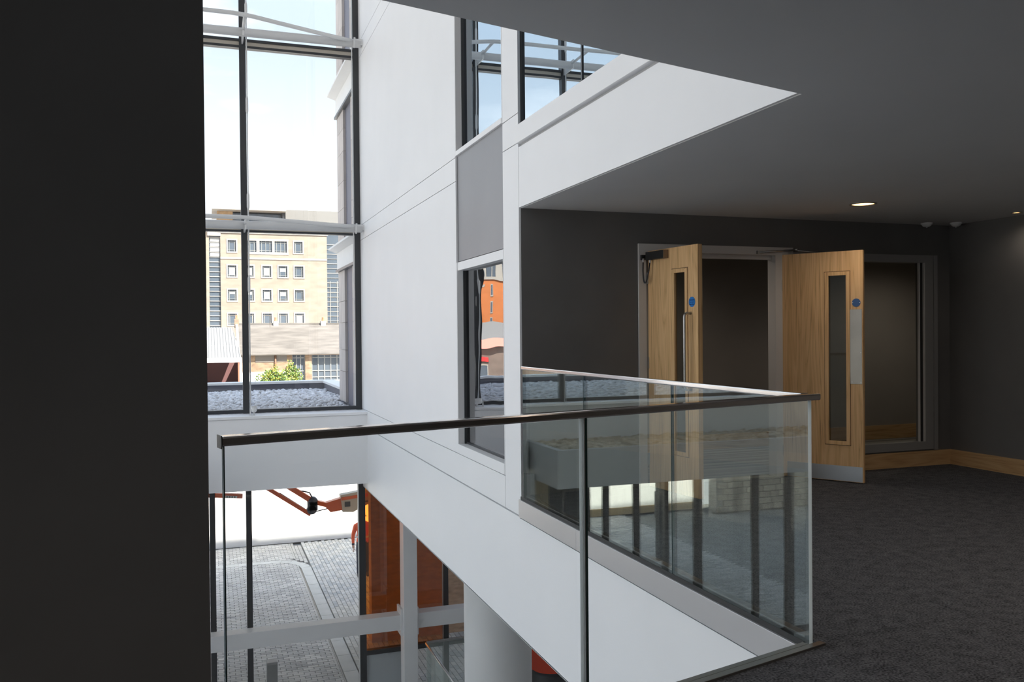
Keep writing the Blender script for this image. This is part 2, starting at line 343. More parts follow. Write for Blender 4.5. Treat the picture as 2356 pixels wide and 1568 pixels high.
# slot window below and above, upper floor glazing
def slot(name, y0, y1, z0, z1, gl, label, head=True):
    r = empty(name, (XC + .1, (y0 + y1) / 2, z0)); struct(r, label, 'window')
    bx('jamb_lining', WHITE, r, XC + .002, XC + .068, y1 - .014, y1, z0, z1)
    bx('jamb_lining', WHITE, r, XC + .002, XC + .068, y0, y0 + .012, z0, z1)
    if head: bx('head_lining', WHITE, r, XC + .012, XC + .14, y0 + .012, y1 - .014, z1 - .085, z1)
    bx('sill', WHITE, r, XC - .004, XC + .14, y0 + .012, y1 - .014, z0, z0 + (.10 if head else .05), bevel=.004)
    zb = z0 + (.10 if head else .05); zt = z1 - (.085 if head else 0)
    for a, b in ((y1 - .034, y1 - .014), (y0 + .012, y0 + .03)): bx('frame', ALU, r, XC + .068, XC + .115, a, b, zb, zt)
    bx('frame', ALU, r, XC + .085, XC + .115, y0 + .03, y1 - .034, zb, zb + .02)
    p = bx('pane', gl, r, XC + .096, XC + .106, y0 + .03, y1 - .034, zb + .02, zt)
    return r
slot('window_2', 7.37, 8.91, .108, 2.125, GL_SLOT, 'narrow lower slot window mirroring the orange buildings')
slot('window_3', 7.37, 8.91, 3.245, 8.9, GL_UP, 'narrow upper slot window mirroring blue sky', head=False)
r = empty('window_4', (XC + .1, 5, 3.0)); struct(r, 'long upper floor glazing under the sloping ceiling edge', 'window')
bx('frame', ALU, r, XC + .0, XC + .035, YD - .055, YD - .003, 3.12, 6.0)
bx('frame', ALU, r, XC + .03, XC + .09, 3.2, YD - .055, 3.0, 3.05)
bx('mullion', ALU, r, XC + .015, XC + .04, 5.645, 5.665, 3.05, 6.0)
bx('pane', GL_UP, r, XC + .022, XC + .032, 5.667, YD - .055, 3.05, 6.0)
bx('pane', GL_UP, r, XC + .022, XC + .032, 3.25, 5.643, 3.05, 6.0)
# dark rooms behind the reflective glass (upper floor) and building envelope
env = MB()
env.box(XC + .9, XC + 1.0, -3.3, 15.1, ZC + .5, 9.4)
env.box(XC + .2, XC + .9, 15.0, 15.1, ZC + .5, 9.4)
struct(env.build('wall_upper', DARKWALL), 'dark upper floor partition behind the reflective glazing', 'wall')
struct(bx('floor', CEIL, None, XC + .2, 9.6, 3.25, 15.1, ZC + .12, ZC + .4), 'upper storey floor slab', 'floor slab')
rf = MB().box(-9.6, 9.8, -3.6, 15.25, 9.4, 13.0)  # top raised out of view so its shadow covers the paving
struct(rf.build('ceiling', WHITE), 'white roof over the atrium', 'ceiling')
eb = MB().box(9.6, 9.8, -3.6, 15.25, GZ, 9.4).box(-9.6, 9.6, -3.6, -3.4, GZ, 1.63).box(-9.6, 9.6, -3.6, -3.4, 2.32, 9.4).box(-9.6, -2.9, -3.6, -3.4, 1.63, 2.32).box(5.6, 9.6, -3.6, -3.4, 1.63, 2.32)
eb.box(-3.35, XC, cy(-3.2) - .5, cy(-3.2) - .3, ZC + .5, 9.4)
eb.box(-9.6, -3.4, -3.4, 1.0, GZ, 9.4)
eb.box(9.8, 24, 6, 15.2, GZ, 13.0)  # unseen block added on the right to keep sun off the paving
struct(eb.build('wall_outer', WHITE), 'white outer walls of the building', 'wall')
struct(bx('wall_upper', WHITE, None, -3.3, XC + .9, 1.2, 1.35, ZC + .5, 9.4), 'white upper storey wall over the gallery', 'wall')
struct(bx('floor', CONC, None, -9.6, 9.6, -3.4, 14.9, GZ - .2, GZ), 'ground floor of the atrium', 'floor')
lo = MB().box(XC + .6, 9.6, 5.2, 5.3, GZ, -1.1).box(-9.6, XC + .6, .9, 1.0, GZ, -.3)
struct(lo.build('wall_lower', pmat('pale_lower_wall', (.75, .75, .74), .8)), 'grey ground floor wall below the gallery', 'wall')
struct(bx('ceiling', WHITE, None, XC + .2, 9.6, 5.3, 15.0, -1.1, -1.0), 'ground floor ceiling behind the white fascia', 'ceiling')

# ================================================================== curtain wall
CWM = [2.45, .60, -1.25, -3.10, -4.95, -6.80, -8.65]
W1 = empty('window_1', (0, YW, .1)); struct(W1, 'tall dark framed curtain wall with bowed white trusses', 'window')
for i, x in enumerate(CWM):
    hw = .05
    bx('mullion', ALU, W1, x - hw, x + hw, YW, YW + .13, .09, 9.4)
ZT = [(3.07, 3.10, 3.15, 3.19), (6.08, 6.12, 6.19, 6.23)]
CREAM = pmat('cream_transom_infill', (.62, .56, .48), .5)
for i in range(len(CWM) - 1):
    x1, x0 = CWM[i] - .05, CWM[i + 1] + .05
    bx('transom', ALU, W1, x0, x1, YW, YW + .12, .095, .155)
    zz = [.155]
    for a, b, c, d in ZT:
        bx('transom', ALU, W1, x0, x1, YW, YW + .12, a, b); bx('transom', ALU, W1, x0, x1, YW, YW + .12, c, d)
        bx('transom_infill', CREAM, W1, x0, x1, YW + .03, YW + .10, b, c); zz += [a, d]
    zz += [9.4]
    for k in range(0, len(zz), 2):
        bx('pane', GL_WIN, W1, x0, x1, YW + .055, YW + .07, zz[k], zz[k + 1])
# slim bright capping beside the right jamb
bx('glazing_bead', STEELW, W1, 2.375, 2.392, YW - .004, YW + .02, .16, 9.0)
# unseen left side of the atrium, glazed to light the white wall
W2 = empty('window_5', (-9.5, 8, GZ)); struct(W2, 'glazed left side of the atrium', 'window')
for y in (1.0, 3.4, 5.8, 8.2, 10.6, 12.9, 15.1): bx('mullion', ALU, W2, -9.56, -9.44, y - .04, y + .04, GZ, 9.4)
ys = (1.0, 3.4, 5.8, 8.2, 10.6, 12.9, 15.1)
for a, b in zip(ys, ys[1:]): bx('pane', GL_WIN, W2, -9.51, -9.495, a + .04, b - .04, GZ, 9.4)

# white beam and sill below the curtain wall
bmw = MB().box(-.35, XC, 14.47, 15.15, ZBB, .04).box(-9.4, -.35, 14.93, 15.15, ZBB, .04)
BEAM = struct(bmw.build('wall_beam', WHITE), 'white upstand beam below the curtain wall', 'wall')
bx('sill', WHITE, BEAM, -.36, XC, 14.45, YW + .01, .045, .088, bevel=.004); bx('sill', WHITE, BEAM, -9.4, -.362, 14.70, YW + .01, .045, .088, bevel=.004)

# bowed trusses
for n, z in enumerate((3.17, 6.25)):
    t = empty('wind_truss', (.6, 14.4, z))
    tag(t, ('lower' if n == 0 else 'upper') + ' white bowed tube truss across the curtain wall', 'truss')
    MB().tube([(XC - .03, 14.62, z - .025), (-9.2, 14.62, z - .025)], .068, 14).build('straight_tube', STEELW, t)
    pth = [(2.42, 14.62, z), (1.9, 14.42, z), (1.1, 14.09, z), (.75, 13.94, z), (.6, 13.89, z), (.42, 13.86, z), (0, 13.85, z), (-3, 13.82, z), (-6.6, 13.85, z), (-7.2, 13.95, z), (-9.0, 14.6, z)]
    MB().tube(pth, .033, 10).build('bowed_tube', STEELW, t)
    bx('end_bracket', STEELW, t, 2.37, 2.50, 14.56, 14.72, z - .06, z + .035)
    MB().tube([(2.36, 14.55, z - .12), (2.37, 14.55, z + .05)], .016, 8).build('pin', STEELW, t)
    for x in CWM[1:-1]:
        st = MB().tube([(x, 13.86, z), (x + .0, 14.62, z - .01)], .024, 8)
        st.build('strut', STEELW, t)
        MB().box(x - .012, x + .012, 14.5, YW, z - .11, z + .05).build('fin_plate', STEELW, t)
for x in CWM[1:3]:
    tr = empty('tie_rod', (x + .055, 14.75, .09)); tag(tr, 'thin white vertical tie rod beside the mullion ' + ('at the window centre' if x > 0 else 'left of the centre one'), 'tie rod')
    MB().tube([(x + .055, 14.75, .088), (x + .055, 14.75, 9.38)], .011, 8).build('rod', STEELW, tr)
    for z in (2.2, 5.1, 3.55, 6.62):
        MB().tube([(x + .055, 14.75, z - .14), (x + .055, 14.75, z - .1), (x + .055, 14.75, z + .1), (x + .055, 14.75, z + .14)], [.012, .021, .021, .012], 8).build('turnbuckle', STEELW, tr)
# white uplighter on the sill
u = empty('uplighter', (.70, 14.62, .088)); tag(u, 'small white cup shaped uplighter on the window sill', 'lamp')
MB().lathe([(0, .045), (.03, .05), (.048, .075), (.05, .15), (.045, .15), (.043, .135)], (.70, 14.62, .088), 18).build('cup', STEELW, u)
MB().lathe([(.044, .135), (0, .137)], (.70, 14.62, .088), 18).build('lens', pmat('brown_lens', (.12, .05, .03), .3), u)
MB().box(.635, .65, 14.60, 14.64, .088, .19).box(.64, .72, 14.605, 14.635, .088, .096).tube([(.70, 14.62, .09), (.70, 14.62, .137)], .01, 8).build('bracket', STEELW, u)

# draught lobby roof with pebbles (seen mirrored in the balustrade)
lob = empty('entrance_lobby', (-4, 13.9, GZ)); tag(lob, 'entrance lobby box with pebbles on its roof, seen mirrored in the glass', 'lobby')
lm = MB().box(-7.6, -.45, 13.3, 14.92, ZBB - .11, -.66)
for a in ((-7.6, -.45, 13.3, 13.38), (-7.6, -7.5, 13.38, 14.92), (-.56, -.45, 13.38, 14.92)): lm.box(*a, -.66, -.57)
lm.build('roof_box', pmat('mid_grey_lobby_panel', (.52, .53, .55), .5), lob)
LGREY = ALU
for x in (-.62, -1.35, -1.92, -3.10, -4.3, -5.0, -6.2, -7.5): bx('post', LGREY, lob, x - .045, x + .045, 13.33, 13.43, GZ, ZBB - .11)
for a, b in zip((-.665, -1.965, -3.145, -5.045), (-1.305, -3.055, -4.255, -6.155)): bx('pane', GL_WIN, lob, b, a, 13.375, 13.385, GZ, ZBB - .11)
bx('rail', LGREY, lob, -7.5, -.62, 13.44, 13.48, -4.2, -4.08)

def pebbles(name, mat, parent, area, z, n, r0, r1, holes=None, seed=1):
    rnd = random.Random(seed); mb = MB()
    base = [(math.cos(k * math.pi / 3), math.sin(k * math.pi / 3)) for k in range(6)]
    x0, x1, y0, y1 = area
    for _ in range(n):
        x, y = rnd.uniform(x0, x1), rnd.uniform(y0, y1)
        if holes and holes(x, y): continue
        r = rnd.uniform(r0, r1); a = rnd.uniform(0, 6.28); e = rnd.uniform(.6, 1); h = r * rnd.uniform(.7, 1.1); tz = rnd.uniform(-.4, .4) * r; zz = z + rnd.uniform(-.25, .5) * r
        ca, sa = math.cos(a), math.sin(a); vs = []
        for sc_, hh in ((.8, 0), (1, .45), (.62, .9)):
            for bxx, byy in base:
                px, py = bxx * r * sc_, byy * r * e * sc_
                vs.append((x + px * ca - py * sa, y + px * sa + py * ca, zz + hh * h + tz * bxx * .6))
        vs.append((x, y, zz + h * 1.02)); fs = []
        for k in range(6):
            fs += [(k, (k + 1) % 6, 6 + (k + 1) % 6, 6 + k), (6 + k, 6 + (k + 1) % 6, 12 + (k + 1) % 6, 12 + k), (12 + k, 12 + (k + 1) % 6, 18)]
        mb.add(vs, fs, 0, True)
    return mb
bx('screen_wall', pmat('dark_grey_screen', (.10, .10, .10), .6), lob, -1.62, -.80, 14.62, 14.72, GZ, ZBB - .12)
for i in range(3): bx('timber_panel', pmat('pale_timber_panel', (.52, .43, .30), .5, var=.1, scale=6, stretch=(1, 1, .2)), lob, -.80 + i * .15, -.66 + i * .15, 14.62, 14.70, GZ, ZBB - .12)
o = pebbles('pebbles', PEBBLEB, lob, (-7.45, -.60, 13.42, 14.88), -.64, 3400, .032, .058, seed=3).build('pebbles', PEBBLEB, lob); o['kind'] = 'stuff'

# ================================================================== lower glazing (ground floor)
W6 = empty('window_6', (2.5, YW, GZ)); struct(W6, 'dark framed ground floor glazing with orange panes', 'window')
LM = [7.6, 6.15, 5.40, 3.95, 2.48, .62, .05, -1.25, -2.12, -3.40, -4.15, -5.45, -6.3, -8.65]
for x in LM:
    h = .045 if x != 2.48 else .055
    bx('mullion', ALU, W6, x - h, x + h, YW, YW + .12, GZ, ZBB - (.01 if x < 2.5 else .0))
bx('glazing_bead', STEELW, W6, 2.405, 2.42, YW - .004, YW + .02, GZ, ZBB)
for a, b in zip(LM, LM[1:]):
    x0, x1 = b + .055, a - .055
    if x0 > 2.5:
        bx('transom', ALU, W6, x0, x1, YW, YW + .12, -4.15, -4.07)
        gl = {3.95: GL_ORANGE, 6.15: pmat('red_back_painted_glass', (.72, .07, .02), .25)}.get(a, GL_WIN)
        q = bx('pane', gl, W6, x0, x1, YW + .05, YW + .062, -4.07, ZBB)
        if a == 3.95: q['label'] = 'orange tinted glass pane'
        if a == 6.15: q['label'] = 'red tinted glass pane'
        if a == 3.95:
            bx('pane', GL_FROST, W6, x0, 3.18, YW + .05, YW + .062, GZ, -4.15)['label'] = 'frosted grey pane'
            bx('pane', GL_WIN, W6, 3.18, x1, YW + .05, YW + .062, GZ, -4.15)
        else: bx('pane', gl, W6, x0, x1, YW + .05, YW + .062, GZ, -4.15)
    else:
        bx('pane', GL_WIN, W6, x0, x1, YW + .05, YW + .062, GZ, ZBB)
# white steel frame inside
bm_ = empty('steel_frame', (3.13, 14.3, GZ)); tag(bm_, 'white steel post and box beam in front of the ground floor glazing', 'steel frame')
bx('post', STEELW, bm_, -.42, -.20, 14.28, 14.44, GZ, ZBB, bevel=.006)
bx('beam', STEELW, bm_, -.20, 3.00, 14.28, 14.53, -3.55, -3.30, bevel=.006)
bx('beam', STEELW, bm_, 3.27, 6.8, 14.28, 14.53, -3.55, -3.30, bevel=.006)
bx('post', STEELW, bm_, 3.02, 3.25, 14.16, 14.44, GZ, ZBB, bevel=.006)
bx('end_plate', STEELW, bm_, 2.985, 3.018, 14.24, 14.56, -3.64, -3.19)
bx('end_plate', STEELW, bm_, 3.252, 3.285, 14.24, 14.56, -3.64, -3.19)
# round column
col = MB().lathe([(.41, 0), (.41, -GZ + ZBB)], (3.30, 10.05, GZ), 48)
cob = empty('column', (3.30, 10.05, GZ)); struct(cob, 'round smooth grey concrete column under the white fascia', 'column')
col.build('shaft', pmat('pale_concrete_column', (.62, .62, .61), .6, var=.04, scale=2), cob)
MB().lathe([(.415, 0), (.415, .9)], (3.30, 10.05, GZ), 48).build('base_band', pmat('grey_column_base', (.40, .41, .41), .6), cob)
# glass guard beside the column
gg = empty('stair_guard', (3.4, 14.2, GZ)); tag(gg, 'low glass guard with steel handrail beside the round column', 'balustrade')
MB().tube([(3.40, 12.0, -3.80), (3.40, 14.2, -3.80), (3.42, 14.26, -3.80), (4.9, 14.26, -3.80)], .021, 10).build('handrail', STEEL, gg)
bx('pane', GL_BAL, gg, 3.394, 3.406, 12.0, 14.2, -4.95, -3.82)
bx('pane', GL_BAL, gg, 3.44, 4.9, 14.254, 14.266, -4.95, -3.82)
MB().box(3.37, 3.43, 12.0, 14.2, GZ, -4.95).box(3.43, 4.9, 14.23, 14.29, GZ, -4.95).build('base_channel', STEEL, gg)

# black tub chair
ch = empty('tub_chair', (5.45, 13.75, GZ)); tag(ch, 'black tub chair with rounded back by the red glass pane', 'chair')
cbk = MB(); n = 18; vs = []
for k in range(n + 1):
    a = math.radians(-200 + 220 * k / n)
    for rr, zz in ((.36, .42), (.38, .86), (.35, .91), (.30, .88), (.28, .42)):
        vs.append((5.45 + rr * math.cos(a), 13.75 + rr * math.sin(a), GZ + zz - (.12 * max(0, math.sin(a)) if zz > .5 else 0)))
fs = []
for k in range(n):
    for j in range(4): fs.append((k * 5 + j, k * 5 + j + 1, (k + 1) * 5 + j + 1, (k + 1) * 5 + j))
fs += [tuple(range(5)), tuple(n * 5 + 4 - j for j in range(5))]
cbk.add(vs, fs, 0, True).build('backrest', BLACK, ch)
MB().lathe([(0, .34), (.30, .34), (.31, .38), (.30, .45), (.24, .47), (0, .47)], (5.45, 13.75, GZ), 24).build('seat', BLACK, ch)
for sx, sy in ((-1, -1), (1, -1), (1, 1), (-1, 1)):
    MB().tube([(5.45 + .25 * sx, 13.75 + .25 * sy, GZ), (5.45 + .2 * sx, 13.75 + .2 * sy, GZ + .35)], .014, 8).build('leg', STEEL, ch)

# ================================================================== balustrades
A = Vector((.035, fy(.035), 0)); B = Vector((2.49, fy(2.49), 0)); D = (B - A).normalized(); N = Vector((-D.y, D.x, 0))
def gpane(P, Dv, Nv, L0, L1, z0, z1, th, parent, e0=GEDGE, e1=GEDGED, gl=GL_BAL):
    q = P + Dv * L0 - Nv * (th / 2) + Vector((0, 0, z0))
    ob = MB().obox(q, Dv * (L1 - L0), Nv * th, (0, 0, z1 - z0)).build('pane', gl, parent)
    for off, mt in ((L0, e0), (L1, e1)):
        s = .0035
        q = P + Dv * (off - s / 2) - Nv * (th / 2) + Vector((0, 0, z0))
        e = MB().obox(q, Dv * s, Nv * th, (0, 0, z1 - z0)).build('glass_edge', mt, ob)
    return ob
b1 = empty('glass_balustrade', (A + B) / 2); tag(b1, 'long glass balustrade crossing the foreground with dark handrail', 'balustrade')
LF = (B - A).length
Lj = ((Vector((1.265, fy(1.265), 0)) - A).length)
gpane(A, D, N, .004, Lj - .012, -.25, 1.07, .015, b1, GEDGED, GEDGE, GL_FRONT)
gpane(A, D, N, Lj + .010, LF - .008, -.25, 1.07, .015, b1, GEDGED, GEDGE, GL_FRONT)
for o0, wd, mt in ((-.010, .006, GEDGE), (-.004, .004, STEEL), (.0, .008, GEDGED)):  # bright and dark strips colour in the refraction at the pane joint
    MB().obox(A + D * (Lj + o0) - N * .010 + Vector((0, 0, -.25)), D * wd, N * .02, (0, 0, 1.32)).build('joint_strip', mt, b1)
q = A - D * .004 - N * .0225 + Vector((0, 0, 1.07))
MB().obox(q, D * (LF + .045), N * .045, (0, 0, .028)).build('handrail', RAIL, b1, bevel=.006)
MB().obox(A - D * .007 - N * .0225 + Vector((0, 0, 1.064)), D * .003, N * .045, (0, 0, .036)).build('end_cap', BLACK, b1)
for k, (o0, wd) in enumerate(((-.042, .034), (.008, .030))):
    MB().obox(A + N * o0 + Vector((0, 0, -.02)), D * (LF + (.04 if k == 0 else -.016)), N * wd, (0, 0, .03 if k == 0 else .022)).build('base_channel', CHANNEL, b1, bevel=.002)

b2 = empty('glass_balustrade', (XC, 5, 0)); tag(b2, 'glass balustrade running away along the white fascia to the wall', 'balustrade')
Y0, Y1 = fy(2.49) + .012, YD - .085
gy = [Y0, 4.38, 5.607, Y1]
PX = Vector((XC - .005, 0, 0)); DY = Vector((0, 1, 0)); NX = Vector((-1, 0, 0))
for a, b in zip(gy, gy[1:]):
    gpane(PX, DY, NX, a + .003, b - .003, -.06, 1.07, .015, b2, GEDGE if a == Y0 else GEDGED, GEDGED)
MB().box(XC - .0275, XC + .0175, Y0 + .034, Y1, 1.07, 1.098).build('handrail', RAIL, b2, bevel=.006)
for a, b in ((Y0 + .03, 5.72), (5.722, YD - .01)):
    cv = MB().box(XC - .03, XC - .015, a, b, -.178, -.03).build('cover_strip', SILVER, b2, bevel=.002)
MB().box(XC + .006, XC + .05, Y0 + .06, YD - .02, -.03, .012).build('base_channel', CHANNEL, b2, bevel=.002)
MB().box(XC - .015, XC - .0128, Y0 + .04, YD - .02, -.03, -.004).build('gasket', BLACK, b2)
MB().box(XC + .0, XC + .05, YD - .085, YD - .013, -.16, 1.098).build('end_post', ALU, b2)
MB().box(XC - .022, XC + .0, 3.21, YD - .01, -.198, -.188).build('drip_edge', WHITE, b2)

# ================================================================== floor edge trim, doors
fr = empty('door_frame', (4.37, YD, 0)); struct(fr, 'pale grey metal frame around the double doors', 'door frame')
bx('jamb', FRAME, fr, 3.617, 3.690, YD - .02, YD + .1, 0, 2.158)
bx('jamb', FRAME, fr, 5.050, 5.130, YD - .02, YD + .1, 0, 2.158)
bx('head', FRAME, fr, 3.690, 5.050, YD - .02, YD + .1, 2.085, 2.158)
bx('stop', FRAME, fr, 3.690, 5.050, YD + .04, YD + .08, 2.045, 2.085)
bx('head', FRAME, fr, 5.130, 5.25, YD - .02, YD, 2.09, 2.158)
ss = empty('window_7', (6.03, YD, .165)); struct(ss, 'glazed side screen beside the double doors', 'window')
for a in ((5.13, 5.19, .165, 2.12), (6.83, 6.937, .165, 2.12)): bx('frame', SFRAME, ss, a[0], a[1], YD - .02, YD + .1, a[2], a[3])
bx('frame', SFRAME, ss, 5.19, 6.83, YD - .02, YD + .1, 2.045, 2.12); bx('frame', SFRAME, ss, 5.19, 6.83, YD - .02, YD + .1, .165, .245)
bx('frame_edge', SFRAME, ss, 6.94, 6.985, YD - .03, YD, .155, 2.12)
bx('glazing_bead', FRAME, ss, 6.775, 6.787, YD + .0, YD + .02, .245, 2.045); bx('glazing_bead', FRAME, ss, 6.820, 6.83, YD - .022, YD, .245, 2.045)
bx('glazing_bead', BLACK, ss, 6.787, 6.820, YD + .0, YD + .02, .245, 2.045)
bx('pane', GL_DOOR, ss, 5.19, 6.83, YD + .04, YD + .05, .245, 2.045)

def leaf(name, label, P, ang, L_, side, vis, face, z1=2.088):
    """P hinge point, ang = direction of the leaf; face = sign of the normal that faces the camera"""
    Dv = Vector((math.cos(ang), math.sin(ang), 0)); Nv = Vector((-Dv.y, Dv.x, 0)) * face
    TH = .044; Zv = Vector((0, 0, 1)); P = Vector((P[0], P[1], 0))
    r = empty(name, P); struct(r, label, 'door')
    def ob(nm, mat, u0, u1, z0, z1_, d0, d1, parent=r, bevel=0.0):
        return MB().obox(P + Dv * u0 + Nv * d0 + Zv * z0, Dv * (u1 - u0), Nv * (d1 - d0), Zv * (z1_ - z0)).build(nm, mat, parent, bevel)
    v0, v1, w0, w1 = vis
    lf = MB()
    for a in ((0, v0, .008, z1), (v1, L_, .008, z1), (v0, v1, .008, w0), (v0, v1, w1, z1)):
        lf.obox(P + Dv * a[0] + Nv * (-TH) + Zv * a[2], Dv * (a[1] - a[0]), Nv * TH, Zv * (a[3] - a[2]))
    lfo = lf.build('leaf', OAK, r)
    e = .03
    bd = MB()
    for a in ((v0 - .004, v0 + e, w0, w1), (v1 - e, v1 + .004, w0, w1), (v0 + e, v1 - e, w0 - .004, w0 + e), (v0 + e, v1 - e, w1 - e, w1 + .004)):
        bd.obox(P + Dv * a[0] + Nv * (-.012) + Zv * a[2], Dv * (a[1] - a[0]), Nv * .019, Zv * (a[3] - a[2]))
    vf = bd.build('vision_frame', OAK, r, bevel=.002)
    gv = MB()
    for a in ((v0 - .009, v0 - .004, w0 - .009, w1 + .009), (v1 + .004, v1 + .009, w0 - .009, w1 + .009), (v0 - .004, v1 + .004, w0 - .009, w0 - .004), (v0 - .004, v1 + .004, w1 + .004, w1 + .009)):
        gv.obox(P + Dv * a[0] + Nv * (-.004) + Zv * a[2], Dv * (a[1] - a[0]), Nv * .0046, Zv * (a[3] - a[2]))
    gv.build('bead_groove', pmat('dark_oak_groove', (.16, .08, .035), .7), r)  # thin dark strip painted as the shadow line round the bead
    ob('vision_pane', GL_DOOR, v0 + .002, v1 - .002, w0 + .002, w1 - .002, -.026, -.020)
    ob('lipping', OAK, L_, L_ + .006, .008, z1, -TH, 0)
    return r, ob, P, Dv, Nv
# right leaf: push side towards the camera
d2, ob, P, Dv, Nv = leaf('door_2', 'right oak door leaf with steel push plate and kick plate', (5.12, 6.93), math.atan2(-.63, .40), .738, 1, (.41, .627, .340, 1.900), -1)
pp_ = ob('push_plate', pmat('satin_steel_plate', (.36, .335, .30), .42, 1.0, var=.1, scale=3), .632, .735, .890, 1.560, 0, .002, bevel=.0008)
ob('kick_plate', pmat('bright_kick_plate', (.62, .64, .67), .38, 1.0, var=.08, scale=2), .05, .735, .012, .147, 0, .002)
for u, z in ((.645, .905), (.722, 1.17), (.722, .905)): ob('screw', SILVER, u, u + .006, z, z + .006, .002, .004)
def disc(nm, mat, P, Dv, Nv, u, z, r_, d, parent):
    c = P + Dv * u + Vector((0, 0, z)); mb = MB(); n = 28
    mb.tube([c, c + Nv * d], r_, n); return mb.build(nm, mat, parent)
sg = disc('sign', BLUED, P, Dv, Nv, .687, 1.619, .037, .003, d2)
for u in (.656, .718): disc('screw', SILVER, P + Nv * .003, Dv, Nv, u, 1.619, .004, .002, sg)
ob('hinge', STEEL, -.012, .012, 1.75, 1.85, -.01, .006); ob('hinge', STEEL, -.012, .012, .2, .3, -.01, .006)
# closer arm over the right leaf
ca = empty('door_closer', (4.95, YD - .03, 2.11)); tag(ca, 'slim steel closer arm above the right oak door', 'door closer')
MB().tube([(4.86, YD - .04, 2.105), (5.26, YD - .05, 2.135)], .009, 8).build('arm', STEEL, ca)
MB().tube([(5.26, YD - .05, 2.125), (5.26, YD - .05, 2.15)], .014, 10).build('pivot', STEEL, ca)
MB().tube([(5.26, YD - .05, 2.13), (5.45, YD - .13, 2.105)], .008, 8).build('arm', STEEL, ca)
bx('track', STEEL, ca, 4.84, 4.90, YD - .045, YD - .02, 2.09, 2.12)
# left leaf: pull side towards the camera
a84 = -math.radians(83.7)
d1, ob, P, Dv, Nv = leaf('door_1', 'left oak door leaf with pull handle and black closer', (3.70, 6.905), a84, .70, 1, (.36, .566, .335, 1.900), -1)
sg = disc('sign', BLUE, P, Dv, Nv, .628, 1.618, .042, .003, d1)
for k, tx in enumerate(('Automatic', 'fire door', 'keep clear')):
    fc = bpy.data.curves.new('lettering', 'FONT'); fc.body = tx; fc.size = .0155; fc.align_x = 'CENTER'; fc.extrude = .0004
    tmp = bpy.data.objects.new('tmp', fc); C.objects.link(tmp); bpy.context.view_layer.update()
    me = bpy.data.meshes.new_from_object(tmp.evaluated_get(bpy.context.evaluated_depsgraph_get())); bpy.data.objects.remove(tmp)
    me.materials.append(pmat('navy_lettering', (.01, .04, .16), .5))
    R3 = Matrix((Dv, Vector((0, 0, 1)), Nv)).transposed()
    for v in me.vertices: v.co = R3 @ v.co
    t = bpy.data.objects.new('lettering', me); C.objects.link(t); place(t, P + Dv * .628 + Nv * .0036 + Vector((0, 0, 1.630 - .018 * k)), sg)
hp = [P + Dv * .612 + Nv * d + Vector((0, 0, z)) for d, z in ((0, 1.525), (.045, 1.525), (.058, 1.520), (.066, 1.508), (.068, 1.49), (.068, .93), (.066, .912), (.058, .90), (.045, .895), (0, .895))]
MB().tube(hp, .0115, 12).build('pull_handle', STEEL, d1)
clo = ob('closer_box', BLACK, .035, .30, 2.005, 2.075, .0, .052, bevel=.003)
ob('closer_end_cap', pmat('bronze_cap', (.28, .22, .17), .4, .6), .30, .305, 2.005, 2.075, .0, .052)
lb = MB().box(3.632, 3.668, YD - .05, YD - .02, 2.01, 2.055).build('loop_box', BLACK, d1)
pts = []
p0 = Vector((3.645, YD - .05, 2.01)); p1 = P + Dv * .075 + Nv * .03 + Vector((0, 0, 2.0))
for k in range(15):
    t = k / 14; q = p0.lerp(p1, t); s = math.sin(math.pi * t) ** .55; q.z -= .20 * s; q += Nv * .02 * s; pts.append(q)
MB().tube(pts, .0065, 8).build('cable_loop', RUBBER, d1)
for q in (pts[0], pts[-1]): MB().tube([q + Vector((0, 0, -.022)), q + Vector((0, 0, .012))], .009, 8).build('cable_gland', SILVER, d1)
for z in (.2, 1.05, 1.8): ob('hinge', STEEL, -.014, .008, z, z + .1, -.02, .005)

# ================================================================== ceiling fittings
LAMP = pmat('warm_lamp_glow', (1, .8, .55), .4, emit=(1.0, .58, .24), estr=2.2)
def downlight(x, y, r_, label, watts):
    d = empty('downlight', (x, y, ZC - .004)); tag(d, label, 'ceiling light', 'warm recessed downlights')
    MB().lathe([(r_, 0), (r_, -.006), (r_ * .86, -.009), (r_ * .82, -.001)], (x, y, ZC + .001), 32).build('trim_ring', pmat('grey_trim_ring', (.32, .31, .31), .3, .6), d)
    MB().lathe([(r_ * .82, -.0008), (r_ * .4, -.001), (0, -.001)], (x, y, ZC + .0), 32).build('lens', LAMP, d)
    ld = bpy.data.lights.new('downlight_lamp', 'SPOT'); ld.energy = watts; ld.color = (1, .88, .75); ld.spot_size = 2.75; ld.spot_blend = .8; ld.shadow_soft_size = .05
    lo_ = bpy.data.objects.new('downlight_lamp', ld); C.objects.link(lo_); place(lo_, (x, y, ZC - .03), d)
downlight(5.20, 5.93, .11, 'larger warm recessed downlight above the oak doors', 6)
downlight(6.955, 5.97, .048, 'small warm recessed downlight near the right charcoal wall', 1.5)
for n_, (x, y) in enumerate(((3.9, 3.0), (3.9, .4), (1.0, -.2), (-1.2, -.2), (5.9, .4), (5.9, 3.0))):  # out of view downlights, added to brighten the gallery
    downlight(x, y, .11, ['recessed downlight over the carpet beside the balustrade corner', 'recessed downlight right of the viewpoint', 'recessed downlight behind the viewpoint', 'recessed downlight behind the dark left wall', 'recessed downlight near the right wall behind', 'recessed downlight near the right wall ahead'][n_], 12 if n_ in (2, 3) else 18)
downlight(4.3, 7.75, .09, 'recessed downlight in the corridor behind the doorway', 11)  # hidden corridor lamp added to lift the dark walls
downlight(7.9, 7.75, .09, 'recessed downlight in the corridor behind the side screen', 13)  # second hidden lamp added, evens out the corridor brightness
